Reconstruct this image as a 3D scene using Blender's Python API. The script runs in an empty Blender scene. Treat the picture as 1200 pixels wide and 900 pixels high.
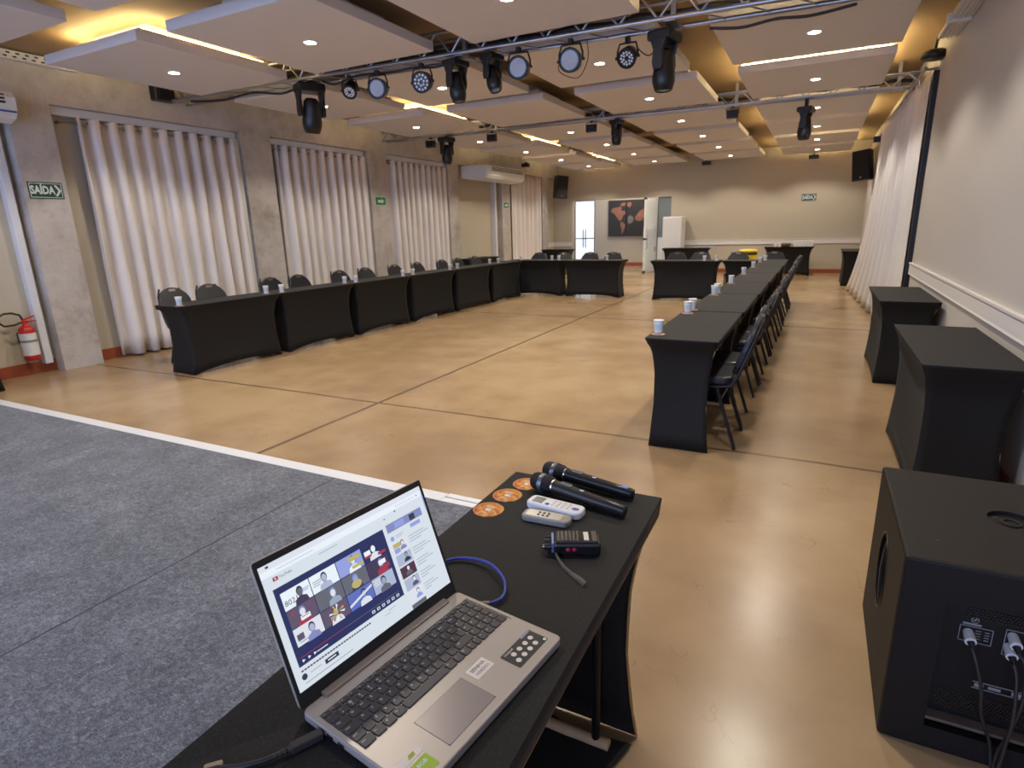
import bpy, bmesh, math, random
from mathutils import Matrix, Vector, Quaternion
random.seed(7)
PI = math.pi
scn = bpy.context.scene
COL = scn.collection

# ------------------------------------------------------------------ materials
def s2l(c):
    return tuple((x/12.92 if x <= .04045 else ((x+.055)/1.055)**2.4) for x in c)
def hx(h):
    return s2l(tuple(int(h[i:i+2], 16)/255 for i in (0, 2, 4)))
MATS = {}
def mat(name, col, rough=.6, metal=0., var=.08, scale=25., bump=0., bscale=None, emit=0., ecol=None, coat=0., trans=0., sheen=0., spec=None):
    if name in MATS: return MATS[name]
    m = bpy.data.materials.new(name); m.use_nodes = True
    nt = m.node_tree; b = nt.nodes['Principled BSDF']
    c = hx(col) if isinstance(col, str) else col
    if var > 0:
        tc = nt.nodes.new('ShaderNodeTexCoord'); nz = nt.nodes.new('ShaderNodeTexNoise')
        nz.inputs['Scale'].default_value = scale; nz.inputs['Detail'].default_value = 4
        nt.links.new(tc.outputs['Object'], nz.inputs['Vector'])
        mx = nt.nodes.new('ShaderNodeMix'); mx.data_type = 'RGBA'
        mx.inputs[6].default_value = (*[x*(1-var) for x in c], 1); mx.inputs[7].default_value = (*[min(1, x*(1+var)) for x in c], 1)
        nt.links.new(nz.outputs['Fac'], mx.inputs[0]); nt.links.new(mx.outputs[2], b.inputs['Base Color'])
        if bump > 0:
            n2 = nt.nodes.new('ShaderNodeTexNoise'); n2.inputs['Scale'].default_value = bscale or scale*4; n2.inputs['Detail'].default_value = 3
            nt.links.new(tc.outputs['Object'], n2.inputs['Vector'])
            bp = nt.nodes.new('ShaderNodeBump'); bp.inputs['Strength'].default_value = bump; bp.inputs['Distance'].default_value = .004
            nt.links.new(n2.outputs['Fac'], bp.inputs['Height']); nt.links.new(bp.outputs['Normal'], b.inputs['Normal'])
    else:
        b.inputs['Base Color'].default_value = (*c, 1)
    b.inputs['Roughness'].default_value = rough; b.inputs['Metallic'].default_value = metal
    if emit > 0:
        b.inputs['Emission Color'].default_value = (*(hx(ecol) if ecol else c), 1); b.inputs['Emission Strength'].default_value = emit
    b.inputs['Coat Weight'].default_value = coat
    b.inputs['Transmission Weight'].default_value = trans
    b.inputs['Sheen Weight'].default_value = sheen
    if spec is not None: b.inputs['Specular IOR Level'].default_value = spec
    MATS[name] = m
    return m

def node_mat(name):
    m = bpy.data.materials.new(name); m.use_nodes = True; MATS[name] = m
    return m, m.node_tree, m.node_tree.nodes['Principled BSDF']

def N(nt, t, **kw):
    n = nt.nodes.new(t)
    for k, v in kw.items(): setattr(n, k, v)
    return n
def math_n(nt, op, a, b=None, c=None):
    n = N(nt, 'ShaderNodeMath', operation=op)
    for i, x in enumerate((a, b, c)):
        if x is None: continue
        if isinstance(x, (int, float)): n.inputs[i].default_value = x
        else: nt.links.new(x, n.inputs[i])
    return n.outputs[0]
def mix_n(nt, fac, a, b):
    n = N(nt, 'ShaderNodeMix', data_type='RGBA')
    for i, x in ((0, fac), (6, a), (7, b)):
        if isinstance(x, (int, float)): n.inputs[i].default_value = x
        elif isinstance(x, tuple): n.inputs[i].default_value = (*x, 1)
        else: nt.links.new(x, n.inputs[i])
    return n.outputs[2]
def noise_n(nt, vec, scale, detail=4, rough=.55, dist=0):
    n = N(nt, 'ShaderNodeTexNoise'); n.inputs['Scale'].default_value = scale; n.inputs['Detail'].default_value = detail
    n.inputs['Roughness'].default_value = rough; n.inputs['Distortion'].default_value = dist
    nt.links.new(vec, n.inputs['Vector']); return n.outputs['Fac']
def ramp_n(nt, fac, stops):
    r = N(nt, 'ShaderNodeValToRGB'); nt.links.new(fac, r.inputs[0])
    e = r.color_ramp.elements
    while len(e) < len(stops): e.new(.5)
    for el, (p, c) in zip(e, stops): el.position = p; el.color = (*c, 1)
    return r.outputs[0]

def floor_material():
    m, nt, b = node_mat('polished_concrete')
    tc = N(nt, 'ShaderNodeTexCoord'); V = tc.outputs['Object']
    sep = N(nt, 'ShaderNodeSeparateXYZ'); nt.links.new(V, sep.inputs[0]); X, Y = sep.outputs[0], sep.outputs[1]
    big = noise_n(nt, V, .5, 2, .5)
    mid = noise_n(nt, V, 2.6, 3, .5)
    fine = noise_n(nt, V, 45, 3, .6)
    f = math_n(nt, 'ADD', math_n(nt, 'MULTIPLY', big, .65), math_n(nt, 'ADD', math_n(nt, 'MULTIPLY', mid, .32), math_n(nt, 'MULTIPLY', fine, .03)))
    colr = ramp_n(nt, f, [(.38, hx('8a7054')), (.5, hx('9a7f5f')), (.62, hx('a88f6e'))])
    # scuffs: thin warped dark marks
    wv = N(nt, 'ShaderNodeTexWave'); wv.inputs['Scale'].default_value = 1.3; wv.inputs['Distortion'].default_value = 14; wv.inputs['Detail'].default_value = 5; wv.inputs['Detail Scale'].default_value = 1.7
    nt.links.new(V, wv.inputs['Vector'])
    th = math_n(nt, 'GREATER_THAN', wv.outputs['Fac'], .9992)
    vd = N(nt, 'ShaderNodeVectorMath', operation='ADD'); nz_ = N(nt, 'ShaderNodeTexNoise'); nz_.inputs['Scale'].default_value = 2.2; nz_.inputs['Detail'].default_value = 3
    nt.links.new(V, nz_.inputs['Vector']); nt.links.new(V, vd.inputs[0]); nt.links.new(nz_.outputs['Color'], vd.inputs[1])
    vo = N(nt, 'ShaderNodeTexVoronoi', feature='DISTANCE_TO_EDGE'); vo.inputs['Scale'].default_value = 2.6; nt.links.new(vd.outputs[0], vo.inputs['Vector'])
    scr = math_n(nt, 'MULTIPLY', math_n(nt, 'LESS_THAN', vo.outputs['Distance'], .006), math_n(nt, 'GREATER_THAN', noise_n(nt, V, 2.3, 3), .55))
    colr = mix_n(nt, math_n(nt, 'MULTIPLY', scr, .28), colr, hx('6b5038'))
    patch = math_n(nt, 'GREATER_THAN', noise_n(nt, V, 1.7, 2), .56)
    sp = math_n(nt, 'GREATER_THAN', noise_n(nt, V, 22, 2, .5), .78)
    colr = mix_n(nt, math_n(nt, 'MULTIPLY', sp, .25), colr, hx('7a5c40'))
    # cast joints
    wob = math_n(nt, 'MULTIPLY', math_n(nt, 'SUBTRACT', noise_n(nt, V, 1.5, 3), .5), .05)
    def joint(coord, at, w):
        d = math_n(nt, 'ABSOLUTE', math_n(nt, 'SUBTRACT', math_n(nt, 'ADD', coord, wob), at))
        return math_n(nt, 'LESS_THAN', d, w)
    js = None
    for coord, at, w in ((X, -3.30, .019), (Y, 3.83, .015), (Y, 9.0, .024), (Y, 14.2, .013), (X, .93, .01), (Y, -1.3, .01)):
        j = joint(coord, at, w); js = j if js is None else math_n(nt, 'MAXIMUM', js, j)
    colr = mix_n(nt, math_n(nt, 'MULTIPLY', js, .75), colr, hx('4a3526'))
    nt.links.new(colr, b.inputs['Base Color'])
    r = math_n(nt, 'ADD', math_n(nt, 'MULTIPLY', mid, .16), .19)
    b.inputs['Roughness'].default_value = .26
    b.inputs['Specular IOR Level'].default_value = .5
    bp = N(nt, 'ShaderNodeBump'); bp.inputs['Strength'].default_value = .03; bp.inputs['Distance'].default_value = .01
    nt.links.new(noise_n(nt, V, 2.5, 1), bp.inputs['Height']); nt.links.new(bp.outputs[0], b.inputs['Normal'])
    return m

def carpet_material():
    m, nt, b = node_mat('grey_needle_felt')
    tc = N(nt, 'ShaderNodeTexCoord'); V = tc.outputs['Object']
    mp = N(nt, 'ShaderNodeMapping'); mp.inputs['Scale'].default_value = (1, 2.2, 1); nt.links.new(V, mp.inputs[0])
    a = noise_n(nt, mp.outputs[0], 90, 5, .7, 1.2); c = noise_n(nt, V, 4, 4, .6); d = noise_n(nt, V, 38, 4, .7, .8)
    f = math_n(nt, 'ADD', math_n(nt, 'MULTIPLY', a, .55), math_n(nt, 'ADD', math_n(nt, 'MULTIPLY', d, .3), math_n(nt, 'MULTIPLY', c, .15)))
    colr = ramp_n(nt, f, [(.38, hx('2c2d33')), (.5, hx('585a62')), (.62, hx('8c8f97'))])
    sep = N(nt, 'ShaderNodeSeparateXYZ'); nt.links.new(V, sep.inputs[0])
    wob = math_n(nt, 'MULTIPLY', math_n(nt, 'SUBTRACT', noise_n(nt, V, 3, 3), .5), .03)
    dd = math_n(nt, 'ABSOLUTE', math_n(nt, 'SUBTRACT', math_n(nt, 'ADD', sep.outputs[0], wob), -2.46))
    dd2 = math_n(nt, 'ABSOLUTE', math_n(nt, 'SUBTRACT', math_n(nt, 'ADD', sep.outputs[0], wob), -4.46))
    sm = math_n(nt, 'MAXIMUM', math_n(nt, 'LESS_THAN', dd, .006), math_n(nt, 'LESS_THAN', dd2, .0035))
    colr = mix_n(nt, math_n(nt, 'MULTIPLY', sm, .8), colr, hx('1c1c22'))
    nt.links.new(colr, b.inputs['Base Color']); b.inputs['Roughness'].default_value = .95; b.inputs['Sheen Weight'].default_value = .1
    bp = N(nt, 'ShaderNodeBump'); bp.inputs['Strength'].default_value = .6; bp.inputs['Distance'].default_value = .004
    nt.links.new(a, bp.inputs['Height']); nt.links.new(bp.outputs[0], b.inputs['Normal'])
    return m

def concrete_material():
    m, nt, b = node_mat('bare_cement_render')
    tc = N(nt, 'ShaderNodeTexCoord'); V = tc.outputs['Object']
    big = noise_n(nt, V, .9, 6, .65, .5); mid = noise_n(nt, V, 5, 5, .65); crack = noise_n(nt, V, 2.4, 8, .7, 1.5)
    f = math_n(nt, 'ADD', math_n(nt, 'MULTIPLY', big, .65), math_n(nt, 'MULTIPLY', mid, .35))
    colr = ramp_n(nt, f, [(.3, hx('8d8279')), (.48, hx('b2a9a1')), (.68, hx('c6bfb9'))])
    cr = math_n(nt, 'LESS_THAN', math_n(nt, 'ABSOLUTE', math_n(nt, 'SUBTRACT', crack, .5)), .0035)
    colr = mix_n(nt, math_n(nt, 'MULTIPLY', cr, .35), colr, hx('6a5d52'))
    nt.links.new(colr, b.inputs['Base Color']); b.inputs['Roughness'].default_value = .85
    bp = N(nt, 'ShaderNodeBump'); bp.inputs['Strength'].default_value = .3; bp.inputs['Distance'].default_value = .01
    nt.links.new(mid, bp.inputs['Height']); nt.links.new(bp.outputs[0], b.inputs['Normal'])
    return m

def stretch_material():
    m, nt, b = node_mat('black_stretch_fabric')
    tc = N(nt, 'ShaderNodeTexCoord'); V = tc.outputs['Object']
    a = noise_n(nt, V, 260, 2, .7); c = noise_n(nt, V, 6, 3)
    colr = ramp_n(nt, a, [(.3, hx('060505')), (.55, hx('100e0d')), (.75, hx('2b2623'))])
    nt.links.new(colr, b.inputs['Base Color']); b.inputs['Roughness'].default_value = .72
    b.inputs['Sheen Weight'].default_value = .02
    b.inputs['Specular IOR Level'].default_value = .32
    bp = N(nt, 'ShaderNodeBump'); bp.inputs['Strength'].default_value = .25; bp.inputs['Distance'].default_value = .001
    nt.links.new(a, bp.inputs['Height']); nt.links.new(bp.outputs[0], b.inputs['Normal'])
    return m

FLOOR = floor_material(); CARPET = carpet_material(); CEMENT = concrete_material(); STRETCH = stretch_material()
PAINT = mat('cream_wall_paint', 'bcb5ae', .75, var=.03, scale=2, bump=.12, bscale=60)
PAINT_B = mat('beige_wall_paint', 'b8ad99', .75, var=.03, scale=2, bump=.12, bscale=60)
RAILP = mat('white_rail_paint', 'd8d2cc', .5, var=.03)
PANEL = mat('white_ceiling_panel', 'd6cfcb', .85, var=.03, scale=3, bump=.1, bscale=80)
SLAB = mat('brown_ceiling_slab', 'a08460', .7, var=.12, scale=1.6, bump=.2, bscale=20)
LED = mat('warm_led_strip', 'ffe08a', .5, var=0, emit=22, ecol='ffeeb4')
LAMP = mat('downlight_lens', 'fff2dc', .4, var=0, emit=22, ecol='ffeeda')
WHITE = mat('white_plastic', 'd9d8d6', .4, var=.03)
WHITEM = mat('white_metal', 'cfcfd2', .35, var=.04)
BLACK = mat('black_plastic', '111114', .38, var=.2, scale=40)
BLACKM = mat('black_painted_steel', '141416', .35, metal=.3, var=.2)
SUBP = mat('textured_black_paint', '110b08', .62, var=.35, scale=180, spec=.35, bump=.4, bscale=220)
ALU = mat('truss_aluminium', 'a8aab2', .32, metal=.9, var=.12, scale=12)
CHROME = mat('chrome', 'd8d8da', .15, metal=1, var=.03)
VINYL = mat('dark_blue_black_vinyl', '14151f', .33, var=.25, scale=30, bump=.15, bscale=120)
WOOD = mat('pale_wood', 'b08a5c', .55, var=.25, scale=14)
PALEBAR = mat('pale_folding_leg_metal', 'c4a27a', .5, metal=0, var=.12)
RED = mat('red_enamel', 'b3201c', .3, var=.1)
REDTILE = mat('terracotta_skirting', '94492c', .55, var=.25, scale=6)
GREEN = mat('sign_green', '0d3d2c', .45, var=.08)
GREENL = mat('sign_green_light', '1f7a4a', .45, var=.05)
SIGNW = mat('sign_white', 'cfd8d2', .5, var=.03)
GLASSF = mat('frosted_door_glass', 'f3f7f8', .25, var=.04, scale=1.5)
GLASSD = mat('grey_door_glass', '7c8484', .15, var=.06, scale=1.2)
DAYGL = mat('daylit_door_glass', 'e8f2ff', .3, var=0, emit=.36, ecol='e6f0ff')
CUPW = mat('paper_cup_white', 'dcdcdc', .6, var=.03)
CUPB = mat('paper_cup_blue', 'b0c2ce', .6, var=.25, scale=90)
COAST = mat('cork_coaster', 'b58e78', .7, var=.2, scale=60)
TAN = mat('tan_seam_tape', 'a8814c', .6, var=.15)

def curtain_material():
    m, nt, b = node_mat('cream_curtain_cloth')
    tc = N(nt, 'ShaderNodeTexCoord'); V = tc.outputs['Object']
    a = noise_n(nt, V, 90, 3); c = noise_n(nt, V, 1.5, 3)
    colr = mix_n(nt, c, hx('d3cac4'), hx('e2dbd7'))
    nt.links.new(colr, b.inputs['Base Color']); b.inputs['Roughness'].default_value = .8; b.inputs['Sheen Weight'].default_value = .2
    bp = N(nt, 'ShaderNodeBump'); bp.inputs['Strength'].default_value = .15; bp.inputs['Distance'].default_value = .002
    nt.links.new(a, bp.inputs['Height']); nt.links.new(bp.outputs[0], b.inputs['Normal'])
    return m
CURT = curtain_material()

# ------------------------------------------------------------------ mesh builder
_txt = {}
def text_mesh(s, size, align='CENTER'):
    k = (s, align)
    if k not in _txt:
        cu = bpy.data.curves.new('t', 'FONT'); cu.body = s; cu.size = 1; cu.align_x = align; cu.align_y = 'CENTER'; cu.resolution_u = 2
        if s == 'SAÍDA': cu.offset = .035
        ob = bpy.data.objects.new('t', cu); COL.objects.link(ob)
        dg = bpy.context.evaluated_depsgraph_get(); me = ob.evaluated_get(dg).to_mesh()
        _txt[k] = ([v.co.copy() for v in me.vertices], [tuple(p.vertices) for p in me.polygons])
        bpy.data.objects.remove(ob); bpy.data.curves.remove(cu)
    v, f = _txt[k]
    return [p*size for p in v], f

class MB:
    def __init__(s): s.v = []; s.f = []; s.mi = []; s.sm = []; s.T = Matrix()
    def add(s, vs, fs, m=0, smooth=False, T=None):
        n = len(s.v); M = s.T @ T if T is not None else s.T
        s.v += [M @ Vector(p) for p in vs]
        for f in fs: s.f.append([i+n for i in f]); s.mi.append(m); s.sm.append(smooth)
        return s
    def bm(s, bm, m=0, smooth=False, T=None):
        bm.verts.ensure_lookup_table(); bm.verts.index_update()
        s.add([v.co.copy() for v in bm.verts], [[v.index for v in f.verts] for f in bm.faces], m, smooth, T); bm.free(); return s
    def box(s, x0, x1, y0, y1, z0, z1, m=0, bev=0, seg=2, T=None):
        if bev <= 0:
            v = [(x0,y0,z0),(x1,y0,z0),(x1,y1,z0),(x0,y1,z0),(x0,y0,z1),(x1,y0,z1),(x1,y1,z1),(x0,y1,z1)]
            return s.add(v, [(0,3,2,1),(4,5,6,7),(0,1,5,4),(1,2,6,5),(2,3,7,6),(3,0,4,7)], m, False, T)
        b = bmesh.new(); bmesh.ops.create_cube(b, size=1)
        for v in b.verts: v.co = Vector(((x0+x1)/2+v.co.x*(x1-x0), (y0+y1)/2+v.co.y*(y1-y0), (z0+z1)/2+v.co.z*(z1-z0)))
        bmesh.ops.bevel(b, geom=list(b.edges), offset=bev, segments=seg, affect='EDGES', profile=.5)
        return s.bm(b, m, False, T)
    def prism(s, poly, z0, z1, m=0, bev=0, T=None, seg=2, smooth=False):
        b = bmesh.new(); vs = [b.verts.new((x, y, z0)) for x, y in poly]; f = b.faces.new(vs)
        r = bmesh.ops.extrude_face_region(b, geom=[f])
        top = [e for e in r['geom'] if isinstance(e, bmesh.types.BMVert)]
        for v in top: v.co.z = z1
        bmesh.ops.recalc_face_normals(b, faces=b.faces)
        if bev > 0:
            es = [e for e in b.edges if abs(e.verts[0].co.z-e.verts[1].co.z) < 1e-7]
            bmesh.ops.bevel(b, geom=es, offset=bev, segments=seg, affect='EDGES', profile=.5)
        return s.bm(b, m, smooth, T)
    def cyl(s, p0, p1, r0, r1=None, n=12, m=0, caps=True, smooth=True):
        r1 = r0 if r1 is None else r1
        p0, p1 = Vector(p0), Vector(p1); d = (p1-p0).normalized()
        a = d.orthogonal().normalized(); c = d.cross(a); vs = []
        for p, r in ((p0, r0), (p1, r1)):
            for i in range(n):
                t = 2*PI*i/n; vs.append(p+(a*math.cos(t)+c*math.sin(t))*r)
        s.add(vs, [(i, (i+1) % n, n+(i+1) % n, n+i) for i in range(n)], m, smooth)
        if caps: s.add(vs[:n], [list(range(n))[::-1]], m); s.add(vs[n:], [list(range(n))], m)
        return s
    def tube(s, pts, r, n=8, m=0, closed=False, flat=1.):
        pts = [Vector(p) for p in pts]; N_ = len(pts); rs = r if isinstance(r, (list, tuple)) else [r]*N_
        tang = []
        for i in range(N_):
            a = pts[(i-1) % N_] if (closed or i > 0) else pts[i]; b = pts[(i+1) % N_] if (closed or i < N_-1) else pts[i]
            tang.append((b-a).normalized())
        u = tang[0].orthogonal().normalized(); vs = []
        for i in range(N_):
            if i: u = (u - tang[i]*u.dot(tang[i])).normalized()
            w = tang[i].cross(u)
            for k in range(n):
                t = 2*PI*k/n; vs.append(pts[i]+(u*math.cos(t)+w*math.sin(t)*flat)*rs[i])
        fs = []
        for i in range(N_ if closed else N_-1):
            j = (i+1) % N_
            for k in range(n): fs.append((i*n+k, i*n+(k+1) % n, j*n+(k+1) % n, j*n+k))
        s.add(vs, fs, m, True)
        if not closed: s.add(vs[:n], [list(range(n))[::-1]], m); s.add(vs[-n:], [list(range(n))], m)
        return s
    def lathe(s, prof, n=24, m=0, T=None, smooth=True, sx=1., mats=None):
        vs = []; fs = []; k = len(prof)
        for i in range(n):
            t = 2*PI*i/n
            for r, z in prof: vs.append((r*math.cos(t)*sx, r*math.sin(t), z))
        if mats is None:
            for i in range(n):
                j = (i+1) % n
                for q in range(k-1): fs.append((i*k+q, j*k+q, j*k+q+1, i*k+q+1))
            return s.add(vs, fs, m, smooth, T)
        base = len(s.v); s.add(vs, [], 0, smooth, T)
        for i in range(n):
            j = (i+1) % n
            for q in range(k-1):
                s.f.append([base+i*k+q, base+j*k+q, base+j*k+q+1, base+i*k+q+1]); s.mi.append(mats[q]); s.sm.append(smooth)
        return s
    def sheet(s, fn, nu, nv, m=0, smooth=True):
        vs = [fn(i/nu, j/nv) for i in range(nu+1) for j in range(nv+1)]
        return s.add(vs, [(i*(nv+1)+j, (i+1)*(nv+1)+j, (i+1)*(nv+1)+j+1, i*(nv+1)+j+1) for i in range(nu) for j in range(nv)], m, smooth)
    def quad(s, a, b, c, d, m=0): return s.add([a, b, c, d], [(0, 1, 2, 3)], m)
    def disc(s, c, r, n=20, m=0, T=None, ry=None):
        ry = r if ry is None else ry
        return s.add([(c[0]+r*math.cos(2*PI*i/n), c[1]+ry*math.sin(2*PI*i/n), c[2]) for i in range(n)], [list(range(n))], m, False, T)
    def text(s, t, size, T, m=0, align='CENTER', sx=1.):
        v, f = text_mesh(t, size, align)
        if sx != 1.: v = [Vector((p.x*sx, p.y, p.z)) for p in v]
        return s.add(v, f, m, False, T)
    def build(s, name, mats, parent=None, solid=0, off=-1, norm=True, weld=False):
        me = bpy.data.meshes.new(name); me.from_pydata([tuple(p) for p in s.v], [], s.f)
        if not isinstance(mats, (list, tuple)): mats = [mats]
        for m in mats: me.materials.append(m)
        me.polygons.foreach_set('material_index', s.mi); me.polygons.foreach_set('use_smooth', s.sm)
        if norm or weld:
            b = bmesh.new(); b.from_mesh(me)
            if weld: bmesh.ops.remove_doubles(b, verts=b.verts, dist=1e-5)
            if norm: bmesh.ops.recalc_face_normals(b, faces=b.faces)
            b.to_mesh(me); b.free()
        me.update()
        o = bpy.data.objects.new(name, me); COL.objects.link(o)
        if parent is not None: o.parent = parent
        if solid:
            md = o.modifiers.new('solid', 'SOLIDIFY'); md.thickness = solid; md.offset = off
        return o

def rounded_rect(x0, x1, y0, y1, r, n=4):
    pts = []
    for cx, cy, a0 in ((x1-r, y0+r, -PI/2), (x1-r, y1-r, 0), (x0+r, y1-r, PI/2), (x0+r, y0+r, PI)):
        for i in range(n+1):
            t = a0+PI/2*i/n; pts.append((cx+r*math.cos(t), cy+r*math.sin(t)))
    return pts
def TR(x, y, z): return Matrix.Translation((x, y, z))
def RX(a): return Matrix.Rotation(a, 4, 'X')
def RY(a): return Matrix.Rotation(a, 4, 'Y')
def RZ(a): return Matrix.Rotation(a, 4, 'Z')
def cut(o, cutter):
    """real recess: subtract the cutter's mesh from o"""
    c = cutter.build('cutter', MATS['black_plastic'])
    c.parent = o.parent
    md = o.modifiers.new('b', 'BOOLEAN'); md.operation = 'DIFFERENCE'; md.object = c; md.solver = 'EXACT'
    dg = bpy.context.evaluated_depsgraph_get(); me = bpy.data.meshes.new_from_object(o.evaluated_get(dg))
    o.modifiers.clear(); o.data = me; bpy.data.objects.remove(c)

def thing(name, label, cat, loc=(0, 0, 0), rz=0., group=None):
    o = bpy.data.objects.new(name, None); COL.objects.link(o); o.empty_display_size = .1
    o.location = loc; o.rotation_euler = (0, 0, rz); o['label'] = label; o['category'] = cat
    if group: o['group'] = group
    return o
def tag(o, label, cat, group=None, kind=None):
    o['label'] = label; o['category'] = cat
    if group: o['group'] = group
    if kind: o['kind'] = kind
    return o
def structure(o): o['kind'] = 'structure'; return o
def kids(o): return [c for c in bpy.data.objects if c.parent == o]
def dup(root, loc, rz=None, label=None, group=None, children=None):
    r = root.copy(); COL.objects.link(r); r.location = loc
    if rz is not None: r.rotation_euler = (0, 0, rz)
    if label: r['label'] = label
    if group: r['group'] = group
    def rec(a, b):
        for ch in TREE.get(a.name, ()):
            c = ch.copy(); COL.objects.link(c); c.parent = b; rec(ch, c)
    rec(root, r); return r
TREE = {}
def freeze(root):
    """remember the children of a prototype so that copying is quick"""
    def rec(o):
        TREE[o.name] = kids(o)
        for c in TREE[o.name]: rec(c)
    rec(root); return root
ORD = ['first', 'second', 'third', 'fourth', 'fifth', 'sixth', 'seventh', 'eighth', 'ninth', 'tenth', 'eleventh', 'twelfth', 'thirteenth', 'fourteenth', 'fifteenth', 'sixteenth']

# ------------------------------------------------------------------ room
XL, XN, XR, YB, Y0, ZS, ZP = -7.60, -7.78, 1.02, 18.4, -3.2, 3.36, 3.10
structure(MB().box(-8.6, 1.3, Y0, 21.2, -.12, 0).build('floor', FLOOR))
structure(MB().box(-8.1, 1.3, Y0, 21.2, ZS, ZS+.15).build('ceiling', SLAB))
structure(MB().box(XR, XR+.2, Y0, YB, 0, ZS).build('wall_right', PAINT))
structure(MB().box(XN-.2, XN, Y0, YB, 0, ZS).build('wall_left', PAINT_B))
b = MB()
b.box(XN-.2, -7.13, YB, YB+.15, 0, ZS); b.box(-3.97, XR+.2, YB, YB+.15, 0, ZS); b.box(-7.13, -3.97, YB, YB+.15, 2.21, ZS)
structure(b.build('wall_back', PAINT_B))
b = MB(); b.box(-8.5, -3.2, 20.9, 21.05, 0, ZS); b.box(-8.6, -8.5, YB+.15, 21.05, 0, ZS); b.box(-3.2, -3.1, YB+.15, 21.05, 0, ZS)
structure(b.build('wall_foyer', PAINT_B))
structure(MB().box(XN, XL, Y0, YB, 2.89, ZS).build('wall_left_beam', CEMENT))
for i, (a, c) in enumerate(((-2.2, -1.7), (.6, 1.1), (3.50, 3.92), (6.36, 6.90), (9.14, 9.66), (11.86, 12.30), (14.45, 14.92), (17.1, 17.5))):
    structure(MB().box(XN, XL, a, c, 0, 2.89).build('pillar', CEMENT))
# skirting
for nm, bx in (('baseboard_back', (-3.97, XR, YB-.02, YB, 0, .11)), ('baseboard_back', (XN, -7.13, YB-.02, YB, 0, .11)), ('baseboard_right', (XR-.015, XR, Y0, YB-.02, 0, .11)),
               ('baseboard_foyer', (-8.5, -3.2, 20.88, 20.9, 0, .12))):
    structure(MB().box(*bx).build(nm, REDTILE))
for a, c in ((1.1, 3.5), (3.92, 6.36), (6.9, 9.14), (9.66, 11.86), (12.3, 14.45), (14.92, 17.1), (17.5, 18.38)):
    structure(MB().box(XN, XN+.02, a, c, 0, .13).build('baseboard_left', REDTILE))
def rail_profile(T, L, nm):
    prof = [(0, .79), (.018, .79), (.026, .80), (.022, .815), (.022, .90), (.03, .915), (.03, .93), (0, .93)]
    bb = MB(); bb.prism(prof, 0, L, T=T); return structure(bb.build(nm, RAILP))
# chair rails: profile x = out of wall, y = height
rail_profile(Matrix(((-1, 0, 0, XR), (0, 0, 1, Y0), (0, 1, 0, 0), (0, 0, 0, 1))), 8.36-Y0, 'trim_1')
rail_profile(Matrix(((0, 0, 1, -3.97), (-1, 0, 0, YB), (0, 1, 0, 0), (0, 0, 0, 1))), XR+3.97, 'trim_2')
rail_profile(Matrix(((0, 0, 1, XN), (-1, 0, 0, YB), (0, 1, 0, 0), (0, 0, 0, 1))), -7.13-XN, 'trim_3')
rail_profile(Matrix(((1, 0, 0, XN), (0, 0, 1, 17.5), (0, 1, 0, 0), (0, 0, 0, 1))), .88, 'trim_4')
# shutter boxes and jambs of the window bays behind the curtains
for i, (a, c) in enumerate(((3.92, 6.36), (6.90, 9.14), (9.66, 11.86), (14.92, 17.1))):
    w = structure(MB().box(XN, XN+.10, a+.04, c-.02, 2.80, 2.89, bev=.004).build('window_%d' % (i+1), WHITEM))
    MB().box(XN, XN+.14, c-.09, c-.02, .13, 2.80, bev=.004).build('jamb', WHITEM, w)
w = structure(MB().box(XN, XN+.03, 12.34, 14.10, .13, 2.86, bev=.003).build('window_5', PAINT_B))
MB().box(XN, XN+.15, 14.10, 14.2, .13, 2.60, bev=.004).build('jamb', WHITEM, w)
structure(MB().box(XR-.05, XR, 8.36, 8.44, 0, 2.98).build('trim_5', BLACKM))

# stage with carpet
st = structure(MB().box(-6.72, -.80, Y0, 2.40, 0, .03).build('floor_carpet', CARPET))
structure(MB().box(-6.72, -1.70, 2.40, 2.49, 0, .032, bev=.004).build('trim_6', WHITEM))
b = MB().box(-1.70, -.80, 2.40, 2.445, 0, .032, bev=.003); b.box(-1.70, -.80, 2.458, 2.50, 0, .030, bev=.003)
structure(b.build('trim_7', WHITEM))

# foyer glazing
def leaf(name, x0, x1, z1, glass, parent):
    return MB().box(x0, x1, -.01, .01, .02, z1).build(name, glass, parent)
d = bpy.data.objects.new('door_1', None); COL.objects.link(d); d.location = (-7.02, YB+.05, 0); d['kind'] = 'structure'
for x0, x1, hxp in ((0, .305, .27), (.315, .62, .35)):
    l = leaf('door_leaf', x0, x1, 2.18, DAYGL, d)
    hb = MB().tube([(hxp, -.02, .75), (hxp, -.06, .78), (hxp, -.06, 1.28), (hxp, -.02, 1.31)], .014); hb.build('handle', BLACKM, l)
MB().box(0, .62, -.02, .02, 1.02, 1.05).build('lock_rail', ALU, d)
MB().box(.0, .62, -.02, .02, 2.18, 2.205).build('header', ALU, d)
MB().box(-.03, 0, -.025, .025, 0, 2.205).build('door_frame', ALU, d); MB().box(.62, .64, -.02, .02, 0, 2.205).build('door_frame', ALU, d)
d = bpy.data.objects.new('door_2', None); COL.objects.link(d); d.location = (-4.40, YB-.02, 0); d.rotation_euler = (0, 0, math.radians(-104)); d['kind'] = 'structure'
l = leaf('door_leaf', 0, .74, 2.16, GLASSF, d)
for y_ in (-1, 1): MB().tube([(.66, y_*.015, .72), (.66, y_*.06, .75), (.66, y_*.06, 1.28), (.66, y_*.015, 1.31)], .013).build('handle', CHROME, l)
MB().box(.60, .76, -.02, .02, .98, 1.03).build('lock', BLACKM, d); MB().box(.64, .76, -.02, .02, 0.0, .07).build('hinge', BLACKM, d)
MB().box(.64, .75, -.02, .02, 2.13, 2.18).build('hinge', BLACKM, d)
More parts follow.
